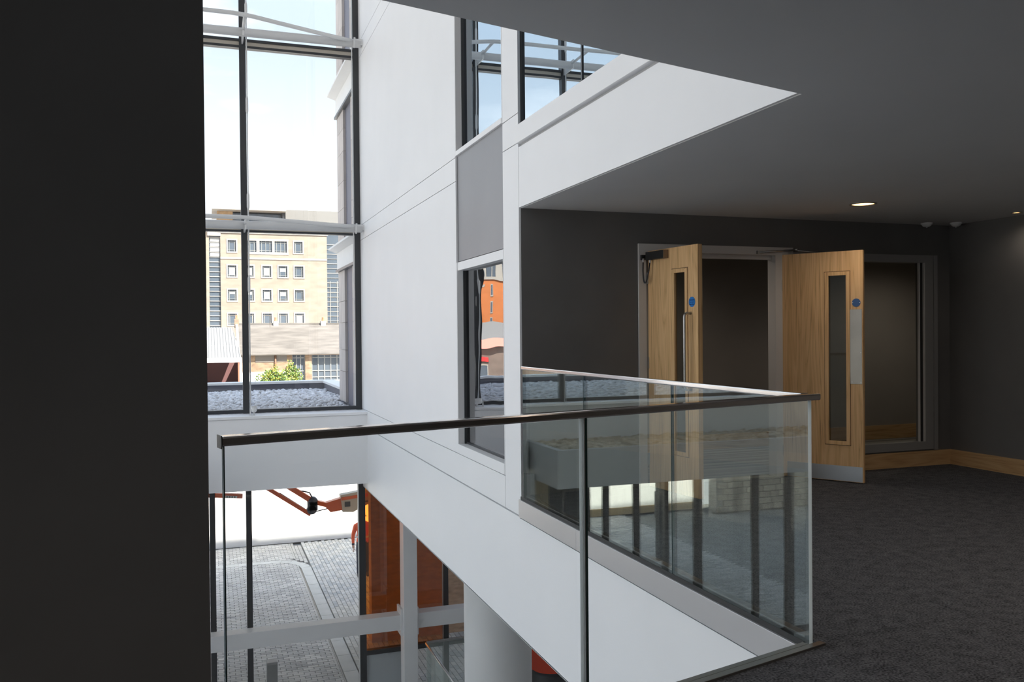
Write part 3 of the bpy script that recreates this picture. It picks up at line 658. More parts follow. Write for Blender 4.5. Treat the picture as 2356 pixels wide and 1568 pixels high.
def detector(x, y, label):
    d = empty('smoke_detector', (x, y, ZC)); tag(d, label, 'smoke detector')
    MB().lathe([(.055, 0), (.055, -.012), (.045, -.02), (.04, -.03), (.025, -.038), (0, -.04)], (x, y, ZC), 24).build('base', STEELW, d)
    MB().lathe([(.008, -.03), (.007, -.048), (0, -.05)], (x, y, ZC), 10).build('sensor_tip', STEELW, d)
detector(6.76, 6.82, 'white smoke detector on the ceiling above the side screen')
detector(7.03, 6.72, 'white smoke detector in the ceiling corner by the right wall')

# ================================================================== OUTSIDE
# stone wing next to the curtain wall
WG = MB().box(2.70, 5.0, 15.27, 18.66, -.04, 9.9)
wing = WG.build('stone_wing', PURPLE); tag(wing, 'stone clad side wing just outside the curtain wall', 'building wing')
zs = [0.0, .62, 1.06, 1.62, 2.06, 2.69]
zs2 = [3.2, 3.62, 3.95, 4.5, 5.1, 5.55, 5.93]
zs3 = [6.45, 6.9, 7.6, 8.3, 9.0, 9.9]
for zz in (zs, zs2, zs3):
    for a, b in zip(zz, zz[1:]):
        for y0, y1 in ((15.27, 16.86), (17.82, 18.7)):
            bx('stone_panel', STONE, wing, 2.65, 2.70, y0 + .004, y1 - .004, a + .004, b - .004)
        bx('stone_panel', STONE, wing, 2.70, 3.6, 18.66, 18.70, a + .004, b - .004)
for z0, z1 in ((2.69, 3.2), (5.93, 6.45)):
    bx('band', EXTWHITE, wing, 2.63, 2.70, 15.27, 18.74, z0 + .06, z1 - .10)
    MB().add([(2.46, 15.27, z1), (2.46, 18.8, z1), (2.7, 18.8, z1), (2.7, 15.27, z1), (2.46, 15.27, z1 - .04), (2.46, 18.8, z1 - .04), (2.7, 18.8, z1 - .12), (2.7, 15.27, z1 - .12)],
             [(0, 1, 2, 3), (7, 6, 5, 4), (0, 4, 5, 1), (1, 5, 6, 2), (2, 6, 7, 3), (3, 7, 4, 0)]).build('ledge', EXTWHITE, wing)
    bx('flashing', ALU, wing, 2.60, 2.70, 15.27, 18.76, z0, z0 + .05)
# canopy with pebble roof and parapet
can = MB().box(-7.5, 3.1, 15.15, 23.05, -.45, -.06).build('canopy_roof', MEMB); tag(can, 'flat canopy roof with parapet outside the window', 'canopy')
bx('parapet', MEMB, can, -7.5, 3.1, 22.7, 23.05, -.06, .15); bx('parapet', MEMB, can, 2.82, 3.1, 18.7, 22.7, -.06, .15)
bx('coping', COPING, can, -7.5, 3.12, 22.66, 23.1, .15, .205); bx('coping', COPING, can, 2.79, 3.14, 18.7, 22.66, .15, .205)
for x in (-7.3, -3): bx('column', ALU, can, x - .1, x + .1, 22.2, 22.4, GZ, -.45)
pe = pebbles('pebbles', PEBBLE, None, (-6.5, 2.80, 15.3, 22.68), -.05, 15500, .032, .062, holes=lambda x, y: x > 2.56 and y < 18.82, seed=5).build('pebbles', PEBBLE)
tag(pe, 'pale grey pebbles covering the canopy roof outside the window', 'pebbles', kind='stuff')

# ground, paving
tag(MB().box(-60, 60, 15.25, 29.2, GZ - .3, GZ - .07).build('paving_bed', JOINT), 'dark sand bed under the paving', 'ground')['kind'] = 'structure'
tag(MB().box(-9.7, 60, -60, -3.7, GZ - .3, GZ - .05).build('rear_ground', GROUND), 'sunlit ground behind the building', 'ground')['kind'] = 'structure'
tag(MB().box(-90, -9.8, -60, 15.2, GZ - .3, GZ - .05).build('side_ground', GROUND), 'sunlit ground left of the building', 'ground')['kind'] = 'structure'
tag(MB().box(-160, 170, 29.2, 330, -3.6, -3.2).build('yard_ground', GROUND), 'sunlit yard ground beyond the white wall', 'ground')['kind'] = 'structure'
pv = empty('block_paving', (3.5, 20, GZ)); tag(pv, 'grey block paving outside the ground floor glazing', 'paving')
PW, PL = .105, .21
cells = []
x = 2.735; ci = 0
while x < 5.6:
    y = 15.3 - (.105 if ci % 2 else 0)
    while y < 28.15: cells.append((x, y)); y += PL
    x += PW; ci += 1
cells.sort(key=lambda c: (c[1] if c[0] < 4.2 else c[1] + 5) if c[1] > 16.6 else 99)
pm = MB()
vs = [(-PW / 2 + .004, -PL / 2 + .004), (PW / 2 - .004, -PL / 2 + .004), (PW / 2 - .004, PL / 2 - .004), (-PW / 2 + .004, PL / 2 - .004)]
def paver_geo(mb, cx_, cy_, z, vs=vs, mi=0):
    b = [(cx_ + a, cy_ + c, z - .07) for a, c in vs] + [(cx_ + a, cy_ + c, z - .006) for a, c in vs] + [(cx_ + a * .93, cy_ + c * .96, z) for a, c in vs]
    mb.add(b, [(0, 1, 5, 4), (1, 2, 6, 5), (2, 3, 7, 6), (3, 0, 4, 7), (4, 5, 9, 8), (5, 6, 10, 9), (6, 7, 11, 10), (7, 4, 8, 11), (8, 9, 10, 11)], mi)
src = None
for k, (x, y) in enumerate(cells[:300]):
    o_ = (x + PW / 2, y + PL / 2, GZ - .07 + random.uniform(-.002, .002))
    if src is None:
        mb = MB(); paver_geo(mb, o_[0], o_[1], o_[2] + .07); src = mb.build('paver', PAVER, pv, origin=o_)
    else: dup(src, 'paver', o_, pv)
rest = MB()
for x, y in cells[300:]: paver_geo(rest, x + PW / 2, y + PL / 2, GZ + random.uniform(-.003, .003), mi=random.randrange(3))
PV3 = [PAVERS, pmat('pale_paver', (.51, .51, .49), .85, var=.1, scale=5), pmat('dark_paver', (.38, .39, .39), .85, var=.1, scale=5)]
rest.build('pavers', PV3, pv)['kind'] = 'stuff'
rd = MB(); vs2 = [(-.105 + .004, -.0525 + .004), (.105 - .004, -.0525 + .004), (.105 - .004, .0525 - .004), (-.105 + .004, .0525 - .004)]
y = 15.3; r_i = 0
while y < 28.28:
    x = -9.0 + (.105 if r_i % 2 else 0)
    while x < 2.29:
        paver_geo(rd, x, y, GZ + random.uniform(-.003, .003), vs2, random.randrange(3))
        x += .21
    if r_i % 2 == 0 or True:
        xl = x - .105; wl_ = 2.40 - xl
        if wl_ > .03: paver_geo(rd, xl + wl_ / 2, y, GZ, [(-wl_ / 2 + .004, -.0485), (wl_ / 2 - .004, -.0485), (wl_ / 2 - .004, .0485), (-wl_ / 2 + .004, .0485)], 1)
    y += .105; r_i += 1
for i in range(60):
    for j in range(26):
        x, y = 1.75 + (i + .5) * .105, 25.2 + (j + .5) * .105
        if x > 2.70: continue
        d_ = math.hypot(x - 1.675, y - 25.2)
        if (y < 26.28 and d_ > 1.10 and y > 25.15) or (y > 26.28 and x > 2.45): 
            if y < 28.27: paver_geo(rd, x, y, GZ, [(-.048, -.048), (.048, -.048), (.048, .048), (-.048, .048)], random.randrange(3))
for j in range(19): paver_geo(rd, 2.443, 26.3325 + j * .105, GZ, [(-.038, -.048), (.038, -.048), (.038, .048), (-.038, .048)], 1)
rdo = rd.build('pavers', [pmat('road_paver_mid', (.44, .43, .41), .85, var=.25, scale=1.3), pmat('road_paver_pale', (.48, .47, .44), .85, var=.25, scale=1.1), pmat('road_paver_dark', (.40, .39, .375), .85, var=.25, scale=1.5)], pv); rdo['kind'] = 'stuff'
kb = pv
y = 15.3
ks = None
while y < 25.1:
    o_ = (2.575, y + .45, GZ - .07)
    if ks is None: ks = MB().box(2.44, 2.71, y + .004, y + .896, GZ - .07, GZ + .004).build('kerb_stone', KERB, kb, bevel=.004, origin=o_)
    else: dup(ks, 'kerb_stone', o_, kb)
    y += .9
pts = [(2.575 - .9 + .9 * math.cos(a), 25.2 + .9 * math.sin(a)) for a in [math.radians(90 * k / 5) for k in range(6)]]
for (xa, ya), (xb, yb) in zip(pts, pts[1:]):
    d = Vector((xb - xa, yb - ya, 0)); l = d.length; d.normalize(); nn = Vector((-d.y, d.x, 0))
    MB().obox(Vector((xa, ya, GZ - .07)) - nn * .13 + d * .004, d * (l - .008), nn * .27, (0, 0, .075)).build('kerb_stone', KERB, kb)
x = 1.675
while x > -8:
    MB().box(x - .896, x - .004, 25.97, 26.23, GZ - .07, GZ + .004).build('kerb_stone', KERB, kb); x -= .9
MB().box(2.405, 2.435, 15.3, 25.2, GZ - .06, GZ - .02).build('drain_slot', BLACK, kb)
tag(bx('tarmac_strip', TARMAC, None, 5.78, 14, 15.3, 28.3, GZ - .06, GZ), 'dark tarmac strip right of the paving', 'tarmac')
# white wall beyond
hw_ = MB().box(-12.3, 40, 28.36, 28.7, GZ, -.75).build('boundary_wall', EXTWHITE); tag(hw_, 'blinding white boundary wall across the paving', 'wall')
bx('plinth', pmat('buff_plinth', (.55, .40, .22), .8), hw_, -12.3, -3.0, 28.325, 28.36, GZ, GZ + .26)
# rubble stone wall further left
sw = empty('rubble_wall', (-20, 27.5, GZ)); tag(sw, 'rough rubble stone wall seen mirrored low in the balustrade glass', 'wall')
bx('core', JOINT, sw, -32, -12.4, 27.4, 27.9, GZ, -1.2)
RUB = pmat('rubble_stone', (.36, .31, .24), .9, var=.4, scale=3, rnd=.25, bump=.4)
rsrc = None
z = GZ; row = 0
rr_ = random.Random(4)
while z < -2.0:
    h = .22; x = -12.45 - (row % 2) * .2
    while x > -20.5:
        l = rr_.uniform(.35, .7); o_ = (x - l / 2, 27.38, z)
        if rsrc is None: rsrc = MB().box(o_[0] - .25, o_[0] + .25, 27.33, 27.43, z, z + .2).build('stone', RUB, sw, bevel=.02, origin=o_); rsrc.scale = (1, 1, 1)
        else:
            c = dup(rsrc, 'stone', o_, sw); c.scale = ((l - .02) / .5, rr_.uniform(.8, 1.6), rr_.uniform(.9, 1.0))
        x -= l
    z += h; row += 1
# bollards
# brick wall of the wing at ground level
bx('ground_storey', pmat('shaded_brown_brick', (.48, .33, .22), .9, var=.25, scale=5, stretch=(1, 1, 3), bump=.3), wing, 3.25, 9.0, 18.5, 18.8, GZ + .005, -.46)
def bollard(x, y, label):
    b = empty('bollard', (x, y, GZ)); tag(b, label, 'bollard', 'square grey bollards')
    bx('post', pmat('bollard_grey', (.16, .165, .17), .5), b, x - .088, x + .088, y - .088, y + .088, GZ + .005, GZ + .89, bevel=.006)
    bx('cap', pmat('bollard_cap', (.26, .265, .27), .5), b, x - .09, x + .09, y - .09, y + .09, GZ + .89, GZ + .93, bevel=.01)
    bx('base_plate', pmat('bollard_grey', (.16, .165, .17), .5), b, x - .13, x + .13, y - .13, y + .13, GZ + .005, GZ + .017)
bollard(1.0, 15.62, 'square grey bollard standing close to the ground floor glazing')
bollard(-10.0, 27.4, 'square grey bollard far out by the white boundary wall')

# boom lift (its arms hang under the canopy)
bl = empty('boom_lift', (6.6, 21.2, GZ)); tag(bl, 'orange boom lift with folded arms beyond the ground floor glazing', 'boom lift')
def arm(nm, mat, p, q, w, h, parent=bl, bevel=.01):
    p, q = Vector(p), Vector(q); d = q - p; s = Vector((0, 1, 0)); u = d.cross(s).normalized()
    return MB().obox(p - s * w / 2 - u * h / 2, d, s * w, u * h).build(nm, mat, parent, bevel)
K = (2.30, 21, -2.66)
arm('lower_arm', ORANGE, (2.26, 21.0, -2.86), (-.5, 21.0, -.92), .14, .09)
arm('upper_arm', ORANGE, (2.24, 21.0, -2.50), (-.1, 21.0, -.86), .16, .125)
MB().tube([(2.12, 21, -2.74), (1.55, 21, -2.33)], .035, 10).tube([(1.57, 21, -2.345), (.2, 21, -1.36)], .016, 8).build('hydraulic_cylinder', RUBBER, bl)
MB().lathe([(0, -.10), (.10, -.10), (.115, -.08), (.115, .08), (.10, .10), (0, .10)], (2.32, 21, -2.56), 16, axis='y').lathe([(0, -.10), (.10, -.10), (.115, -.08), (.115, .08), (.10, .10), (0, .10)], (2.29, 21, -2.74), 16, axis='y').box(2.19, 2.42, 20.9, 21.1, -2.76, -2.56).build('knuckle', pmat('dark_steel_knuckle', (.11, .12, .14), .4, .5), bl, )
hp = [(1.75, 21, -2.13), (1.95, 21, -2.28), (2.1, 20.97, -2.30), (2.24, 20.95, -2.34), (2.31, 20.94, -2.48), (2.32, 20.94, -2.62)]
MB().tube(hp, .016, 8).build('hose', RUBBER, bl)
MB().tube([(2.36, 20.95, -2.80), (2.55, 20.93, -2.76), (2.8, 20.93, -2.72)], .012, 8).build('hose', RUBBER, bl)
jb = MB(); v = [(2.40, -2.53), (2.62, -2.60), (2.95, -2.52), (3.00, -2.48), (3.00, -2.80), (2.72, -2.83), (2.60, -2.70), (2.42, -2.64)]
n = len(v); jb.add([(a, 20.9, b) for a, b in v] + [(a, 21.1, b) for a, b in v], [tuple(range(n)), tuple(range(2 * n - 1, n - 1, -1))] + [(i, n + i, n + (i + 1) % n, (i + 1) % n) for i in range(n)])
jb.build('jib', ORANGE, bl)
v = [(2.95, -2.44), (4.6, -2.22), (5.6, -2.16), (5.6, -2.62), (4.2, -2.66), (3.9, -2.56), (3.25, -2.86), (3.0, -2.84)]
n = len(v); cvb = MB().add([(a, 20.88, b) for a, b in v] + [(a, 21.12, b) for a, b in v], [tuple(range(n)), tuple(range(2 * n - 1, n - 1, -1))] + [(i, n + i, n + (i + 1) % n, (i + 1) % n) for i in range(n)])
cv = cvb.build('jib_cover', BEIGE, bl)
arm('stripe', ORANGE, (2.97, 20.985, -2.53), (5.6, 20.985, -2.28), .23, .075, cv, 0)
MB().box(3.05, 3.18, 20.865, 20.88, -2.72, -2.60).build('socket', BLACK, cv)
MB().tube([(3.75, 20.86, -2.62), (3.5, 20.86, -2.62), (3.42, 20.86, -2.68), (3.42, 20.86, -2.75), (3.5, 20.86, -2.77)], .014, 8).build('hook', BLACK, cv)
lowb = arm('platform_beam', ORANGE, (-1.6, 20.6, -2.02), (.72, 20.6, -2.25), .12, .10)
arm('label_plate', EXTWHITE, (.35, 20.53, -2.23), (.60, 20.53, -2.255), .004, .05, lowb, 0)
for k in range(4): arm('label_mark', BLACK, (.37 + .055 * k, 20.526, -2.234 - .005 * k), (.40 + .055 * k, 20.526, -2.237 - .005 * k), .004, .028, lowb, 0)
arm('support_link', ORANGE, (-1.5, 20.7, -2.0), (-.4, 20.95, -.95), .08, .08)
arm('mast', ORANGE, (5.5, 21, -2.35), (7.4, 21, -3.9), .24, .24)
MB().box(5.5, 8.2, 20.3, 21.9, GZ + .55, GZ + 1.35).build('chassis', ORANGE, bl, bevel=.05)
for wx in (5.9, 7.8):
    for wy in (20.35, 21.6): MB().lathe([(0, 0), (.2, 0), (.42, .02), (.45, .06), (.45, .22), (.42, .26), (0, .26)], (wx, wy, GZ + .45), 20, axis='y').build('wheel', BLACK, bl)

# ------------------------------------------------------------------ person in orange vest behind the mullion
def person(x, y, label):
    p = empty('person', (x, y, GZ)); tag(p, label, 'person')
    me = bpy.data.meshes.new('body'); z0 = GZ
    V = [(0, 0, .98), (0, .01, 1.18), (0, .02, 1.40), (0, .01, 1.52), (0, -.01, 1.60), (0, -.02, 1.70),
         (-.10, 0, .94), (-.11, -.02, .52), (-.12, .03, .10), (-.12, -.13, .05), (.10, 0, .94), (.11, .03, .52), (.12, .06, .10), (.12, -.10, .05),
         (-.19, .02, 1.40), (-.26, .02, 1.14), (-.27, -.08, .92), (-.27, -.12, .83), (.19, .02, 1.40), (.26, .03, 1.14), (.26, -.06, .92), (.26, -.1, .83)]
    E_ = [(0, 1), (1, 2), (2, 3), (3, 4), (4, 5), (0, 6), (6, 7), (7, 8), (8, 9), (0, 10), (10, 11), (11, 12), (12, 13), (2, 14), (14, 15), (15, 16), (16, 17), (2, 18), (18, 19), (19, 20), (20, 21)]
    Rr = [.15, .15, .16, .065, .075, .095, .095, .072, .05, .045, .095, .072, .05, .045, .075, .05, .038, .035, .075, .05, .038, .035]
    me.from_pydata([(a, b, c) for a, b, c in V], E_, [])
    o = bpy.data.objects.new('body', me); C.objects.link(o); place(o, (x, y, z0), p)
    sk = o.modifiers.new('skin', 'SKIN'); ss_ = o.modifiers.new('sub', 'SUBSURF'); ss_.levels = 2; ss_.render_levels = 2
    for i, r_ in enumerate(Rr): me.skin_vertices[0].data[i].radius = (r_, r_ * (.75 if i in (0, 1, 2) else 1))
    me.skin_vertices[0].data[0].use_root = True
    bpy.context.view_layer.update()
    nm = bpy.data.meshes.new_from_object(o.evaluated_get(bpy.context.evaluated_depsgraph_get())); o.modifiers.clear(); o.data = nm; nm.name = 'body'
    nm.materials.clear()
    for mt in (pmat('navy_trousers', (.02, .025, .05), .8), pmat('skin_tone', (.5, .32, .24), .6), pmat('orange_vest', (.85, .12, .03), .6), pmat('dark_hair', (.03, .02, .015), .7), pmat('dark_boots', (.03, .025, .02), .6)): nm.materials.append(mt)
    for f in nm.polygons:
        c = f.center; f.use_smooth = True
        f.material_index = 0
        if c.z > .97: f.material_index = 2
        if c.z > 1.52: f.material_index = 1
        if c.z > 1.70 or (c.z > 1.6 and c.y > .03): f.material_index = 3
        if c.z < .12: f.material_index = 4
        if abs(c.x) > .2 and c.z < .92 and c.z > .7: f.material_index = 1
    # head details, fingers and reflective bands
    MB().lathe([(0, -.02), (.014, -.012), (.012, .0), (.006, .03), (0, .035)], (x, y - .125, z0 + 1.655), 8).build('nose', MATS['skin_tone'], p)
    for s in (-1, 1):
        MB().lathe([(0, -.008), (.008, 0), (0, .008)], (x + .033 * s, y - .108, z0 + 1.69), 8).build('eye', BLACK, p)
        MB().lathe([(0, -.03), (.013, -.01), (.013, .015), (0, .03)], (x + .093 * s, y - .01, z0 + 1.665), 8).build('ear', MATS['skin_tone'], p)
        hx = x + (.27 if s < 0 else .26) * s
        for k in range(4): MB().tube([(hx, y - .10 - .018 * (k - 1.5), z0 + .82), (hx + .004 * s, y - .11 - .018 * (k - 1.5), z0 + .77), (hx - .01 * s, y - .115 - .018 * (k - 1.5), z0 + .735 + .008 * abs(k - 1.5))], [.0095, .009, .007], 7).build('finger', MATS['skin_tone'], p)
        MB().tube([(hx - .005 * s, y - .13, z0 + .85), (hx - .02 * s, y - .165, z0 + .82), (hx - .025 * s, y - .17, z0 + .79)], [.011, .0095, .008], 7).build('thumb', MATS['skin_tone'], p)
    MB().lathe([(.172, -.025), (.174, 0), (.172, .025)], (x, y + .01, z0 + 1.12), 20).build('reflective_band', pmat('reflective_tape', (.75, .78, .75), .3), p)
    MB().box(x - .02, x + .02, y - .118, y - .1, z0 + 1.625, z0 + 1.632).build('mouth', pmat('lip', (.35, .15, .12), .6), p)
person(3.92, 23.6, 'person in orange vest and dark trousers half hidden by the dark mullion')

# ------------------------------------------------------------------ far buildings; S() scales the measured facade out to its real distance
def SX(k, x): return x * k
def SZ(k, z): return EYE + (z - EYE) * k
CREAMB = pmat('cream_brick', (.255, .212, .172), .9, var=.13, scale=.55, stretch=(1, 1, 3), bump=.1)
TRIMW = pmat('pale_stone_trim', (.33, .31, .28), .8)
FARGL = pmat('far_window_glass', (.07, .09, .115), .08, spec=.5)
BLINDW = pmat('white_window_blind', (.42, .42, .41), .7)
FARFR = pmat('far_window_frame', (.22, .23, .23), .5)
METALG = pmat('grey_roof_sheet', (.165, .162, .155), .5, var=.06, scale=1, stretch=(.2, 1, 9))
k = 2.18; YF = 62 * k
cb = empty('office_building', (SX(k, 4.2), YF, -3.2)); tag(cb, 'cream brick office block with rows of square windows and overhanging roof', 'building')
gX = lambda x: SX(k, x); gZ = lambda z: SZ(k, z)
rows = [(7.06, 7.83, [(1.40, 1.93), (2.42, 3.26), (3.46, 4.29), (4.46, 5.28), (5.77, 6.33)])] + [(a, b, [(1.38, 1.93), (2.50, 3.05), (3.64, 4.21), (4.71, 5.29), (5.79, 6.37)]) for a, b in ((5.37, 6.12), (3.75, 4.48), (2.10, 2.86), (.45, 1.2))]
# facade made of solid strips around the openings
fa = MB(); zprev = -3.2
for z0, z1, xs in sorted(rows):
    fa.box(gX(.92), gX(8.0), YF, YF + 14, zprev, gZ(z0)); xp = .92
    for a, b in xs: fa.box(gX(xp), gX(a), YF, YF + .5, gZ(z0), gZ(z1)); xp = b
    fa.box(gX(xp), gX(8.0), YF, YF + .5, gZ(z0), gZ(z1)); zprev = gZ(z1)
fa.box(gX(.92), gX(8.0), YF, YF + 14, zprev, gZ(8.75)); fa.box(gX(.92), gX(8.0), YF + .5, YF + 14, gZ(.45), gZ(8.0))
fa.build('facade', CREAMB, cb)
for ri, (z0, z1, xs) in enumerate(rows):
    if ri == 0: bx('surround', TRIMW, cb, gX(2.3), gX(5.4), YF - .06, YF, gZ(z0) - .35, gZ(z0)); bx('surround', TRIMW, cb, gX(2.3), gX(5.4), YF - .06, YF, gZ(z1), gZ(z1) + .3)
    for wi, (a, b) in enumerate(xs):
        wdw = MB(); e = .20
        x0, x1, za, zb = gX(a), gX(b), gZ(z0), gZ(z1)
        wdw.box(x0 - e, x0, YF - .07, YF + .1, za - e, zb + e).box(x1, x1 + e, YF - .07, YF + .1, za - e, zb + e)
        wdw.box(x0, x1, YF - .07, YF + .1, za - e, za).box(x0, x1, YF - .07, YF + .1, zb, zb + e)
        wd = wdw.build('window', TRIMW, cb)
        bx('pane', FARGL, wd, x0, x1, YF + .2, YF + .25, za, zb)
        br = MB()
        for t in (.17, .83) + ((.5,) if b - a > .7 else ()): br.box(x0 + (x1 - x0) * t - .04, x0 + (x1 - x0) * t + .04, YF + .12, YF + .2, za, zb)
        for t in (.14, .84): br.box(x0, x1, YF + .13, YF + .19, za + (zb - za) * t - .035, za + (zb - za) * t + .035)
        br.build('glazing_bars', FARFR if ri < 3 else TRIMW, wd)
        if (ri, wi) in ((1, 0), (1, 1), (1, 2), (1, 3), (2, 1), (2, 2), (2, 3), (3, 4), (2, 0)):
            f0 = {(2, 0): .6, (2, 1): .55, (1, 3): .5, (2, 3): .45}.get((ri, wi), .16)
            bx('blind', BLINDW, wd, x0 + (x1 - x0) * .2, x1 - (x1 - x0) * .2, YF + .16, YF + .198, za + (zb - za) * f0, zb - (zb - za) * .17)
for z in (8.30, 8.55): bx('cornice', TRIMW, cb, gX(.75), gX(8.08), YF - .35 * (z - 7.9), YF, gZ(z), gZ(z) + .22)
bx('string_course', TRIMW, cb, gX(.92), gX(8.0), YF - .08, YF, gZ(6.55), gZ(6.68))
# glazed stair strip at the left, glazed wing at the right
bx('stair_glazing', FARGL, cb, gX(.20), gX(.92), YF + .4, YF + 6, -3.2, gZ(8.1)); bx('corner_pier', CREAMB, cb, gX(-.1), gX(.2), YF + .1, YF + 7, -3.2, gZ(8.6))
for i in range(24): bx('glazing_bar', TRIMW, cb, gX(.22), gX(.92), YF + .28, YF + .4, gZ(8.0 - i * .33) - .05, gZ(8.0 - i * .33) + .05)
for i in range(4): bx('blind', BLINDW, cb, gX(.26), gX(.88), YF + .3, YF + .39, gZ(7.72 - i * .33), gZ(7.94 - i * .33))
bx('cornice', TRIMW, cb, gX(.1), gX(.95), YF - .1, YF + .5, gZ(8.1), gZ(8.5))
bx('glazed_wing', FARGL, cb, gX(8.0), gX(11.5), YF + 2.5, YF + 14, -3.2, gZ(8.6))
for i in range(22): bx('glazing_bar', TRIMW, cb, gX(8.0), gX(11.5), YF + 2.42, YF + 2.5, gZ(7.8 - i * .34) - .04, gZ(7.8 - i * .34) + .04)
for i in range(5): bx('glazing_bar', TRIMW, cb, gX(8.35 + i * .5) - .04, gX(8.35 + i * .5) + .04, YF + 2.43, YF + 2.5, -3.2, gZ(5.2))
# set back roof storey
bx('roof_storey', pmat('brown_brick', (.42, .28, .15), .9, var=.3, scale=2), cb, gX(.75), gX(1.78), YF + 3, YF + 12, gZ(8.7), gZ(10.0))
bx('roof_glazing', FARGL, cb, gX(1.78), gX(5.0), YF + 3.1, YF + 12, gZ(8.7), gZ(9.85))
for i in range(7): bx('glazing_bar', ALU, cb, gX(1.9 + i * .5) - .05, gX(1.9 + i * .5) + .05, YF + 3.02, YF + 3.1, gZ(8.7), gZ(9.85))
bx('roof_plane', pmat('grey_soffit', (.36, .34, .31), .6), cb, gX(.42), gX(5.28), YF + .6, YF + 13, gZ(9.95), gZ(10.22))
bx('roof_post', ALU, cb, gX(5.05), gX(5.3), YF + 2.5, YF + 3.2, gZ(8.7), gZ(10.0))
bx('plant_screen', METALG, cb, gX(5.3), gX(11), YF + 2.2, YF + 12, gZ(8.75), gZ(10.15))
for i in range(5): bx('roof_unit', FARFR, cb, gX(6.1 + i * .55), gX(6.4 + i * .55), YF + 4, YF + 6, gZ(10.15), gZ(10.28))

# slate roofed building
k = 2.14; y0 = 42 * k; g2 = lambda x: x * k; h2 = lambda z: SZ(k, z)
sb = empty('slate_roof_building', (g2(4.5), y0, -3.2)); tag(sb, 'low old brick building with a long pale slate roof', 'building')
OLDB = pmat('old_brown_brick', (.26, .18, .12), .95, var=.35, scale=1.6, stretch=(1, 1, 2.5), bump=.3)
SLATE = pmat('pale_slate_roof', (.13, .118, .106), .85, var=.25, scale=1.1, stretch=(.5, 1, 4))
bw = MB().box(g2(1.5), g2(3.76), y0, y0 + 8, -3.2, h2(.52)).box(g2(4.36), g2(4.66), y0, y0 + 8, -3.2, h2(.5)).box(g2(3.76), g2(12), y0 + .8, y0 + 8, -3.2, h2(.5)).box(g2(4.66), g2(12), y0, y0 + .8, h2(.42), h2(.5))
bw.build('wall', OLDB, sb)
bx('whitewash_band', EXTWHITE, sb, g2(1.5), g2(3.76), y0 - .04, y0, -3.2, h2(-.28))
bx('cill', OLDB, sb, g2(1.5), g2(2.9), y0 - .12, y0, h2(-.30), h2(-.25))
bx('window', pmat('weathered_board', (.17, .155, .14), .9), sb, g2(2.1), g2(2.95), y0 - .05, y0 + .05, h2(.12), h2(.48))
bx('window', MATS['weathered_board'], sb, g2(3.05), g2(3.52), y0 - .05, y0 + .05, h2(.14), h2(.48))
MB().tube([(g2(3.0), y0 - .15, -3.2), (g2(3.0), y0 - .15, h2(.5))], .09, 8).build('downpipe', pmat('rusty_pipe', (.20, .11, .07), .7), sb)
for a, b, nb in ((3.78, 4.34, 3), (4.68, 8.5, 13)):
    d = bx('glazed_door', FARGL, sb, g2(a), g2(b), y0 + .3, y0 + .4, -3.2, h2(.42))
    for i in range(nb + 1): bx('glazing_bar', FARFR, d, g2(a + (b - a) * i / nb) - .05, g2(a + (b - a) * i / nb) + .05, y0 + .22, y0 + .3, -3.2, h2(.42))
    for z in (-.95, -.62, -.32, .30): bx('glazing_bar', FARFR, d, g2(a), g2(b), y0 + .23, y0 + .29, h2(z) - .05, h2(z) + .05)
rf_ = MB(); e0, e1 = g2(1.36), g2(12)
rf_.add([(e0, y0 - .5, h2(.50)), (e1, y0 - .5, h2(.50)), (e1, y0 + 4.5, h2(1.93)), (e0, y0 + 4.5, h2(1.93)), (e0, y0 + 9, h2(.5)), (e1, y0 + 9, h2(.5)), (e0, y0 - .5, h2(.45)), (e1, y0 - .5, h2(.45)), (e0, y0 + 9, h2(.45)), (e1, y0 + 9, h2(.45))],
        [(0, 1, 2, 3), (3, 2, 5, 4), (6, 7, 1, 0), (0, 3, 4, 8, 6), (1, 7, 9, 5, 2), (6, 8, 9, 7), (4, 5, 9, 8)])
roof = rf_.build('roof', SLATE, sb)
bx('ridge', SLATE, roof, e0, e1, y0 + 4.35, y0 + 4.65, h2(1.90), h2(1.97))
for i, x in enumerate((1.36, 3.18, 5.46)):
    w_ = .22 if i == 0 else .26; zt = h2(2.18) if i == 0 else h2(2.06)
    c_ = bx('chimney', OLDB if i == 0 else MATS['grey_soffit'], sb, g2(x) - w_, g2(x) + w_, y0 + 4.1, y0 + 4.9, h2(1.75), zt)
    MB().lathe([(.13, 0), (.10, .35), (.13, .4), (0, .4)], (g2(x), y0 + 4.5, zt), 12).build('chimney_pot', pmat('clay_pot', (.42, .20, .10), .8), c_)
bx('gable', pmat('pale_gable', (.55, .50, .44), .9), sb, g2(1.32), g2(1.42), y0 - .3, y0 + 4.5, -3.2, h2(.55))
MB().add([(g2(1.30), y0 - .6, h2(.5)), (g2(1.30), y0 + 4.5, h2(2.05)), (g2(1.30), y0 + 4.5, h2(1.7)), (g2(1.30), y0 - .6, h2(.3)), (g2(1.42), y0 - .6, h2(.5)), (g2(1.42), y0 + 4.5, h2(2.05)), (g2(1.42), y0 + 4.5, h2(1.7)), (g2(1.42), y0 - .6, h2(.3))],
         [(0, 1, 2, 3), (7, 6, 5, 4), (0, 4, 5, 1), (1, 5, 6, 2), (2, 6, 7, 3), (3, 7, 4, 0)]).build('verge', TRIMW, sb)
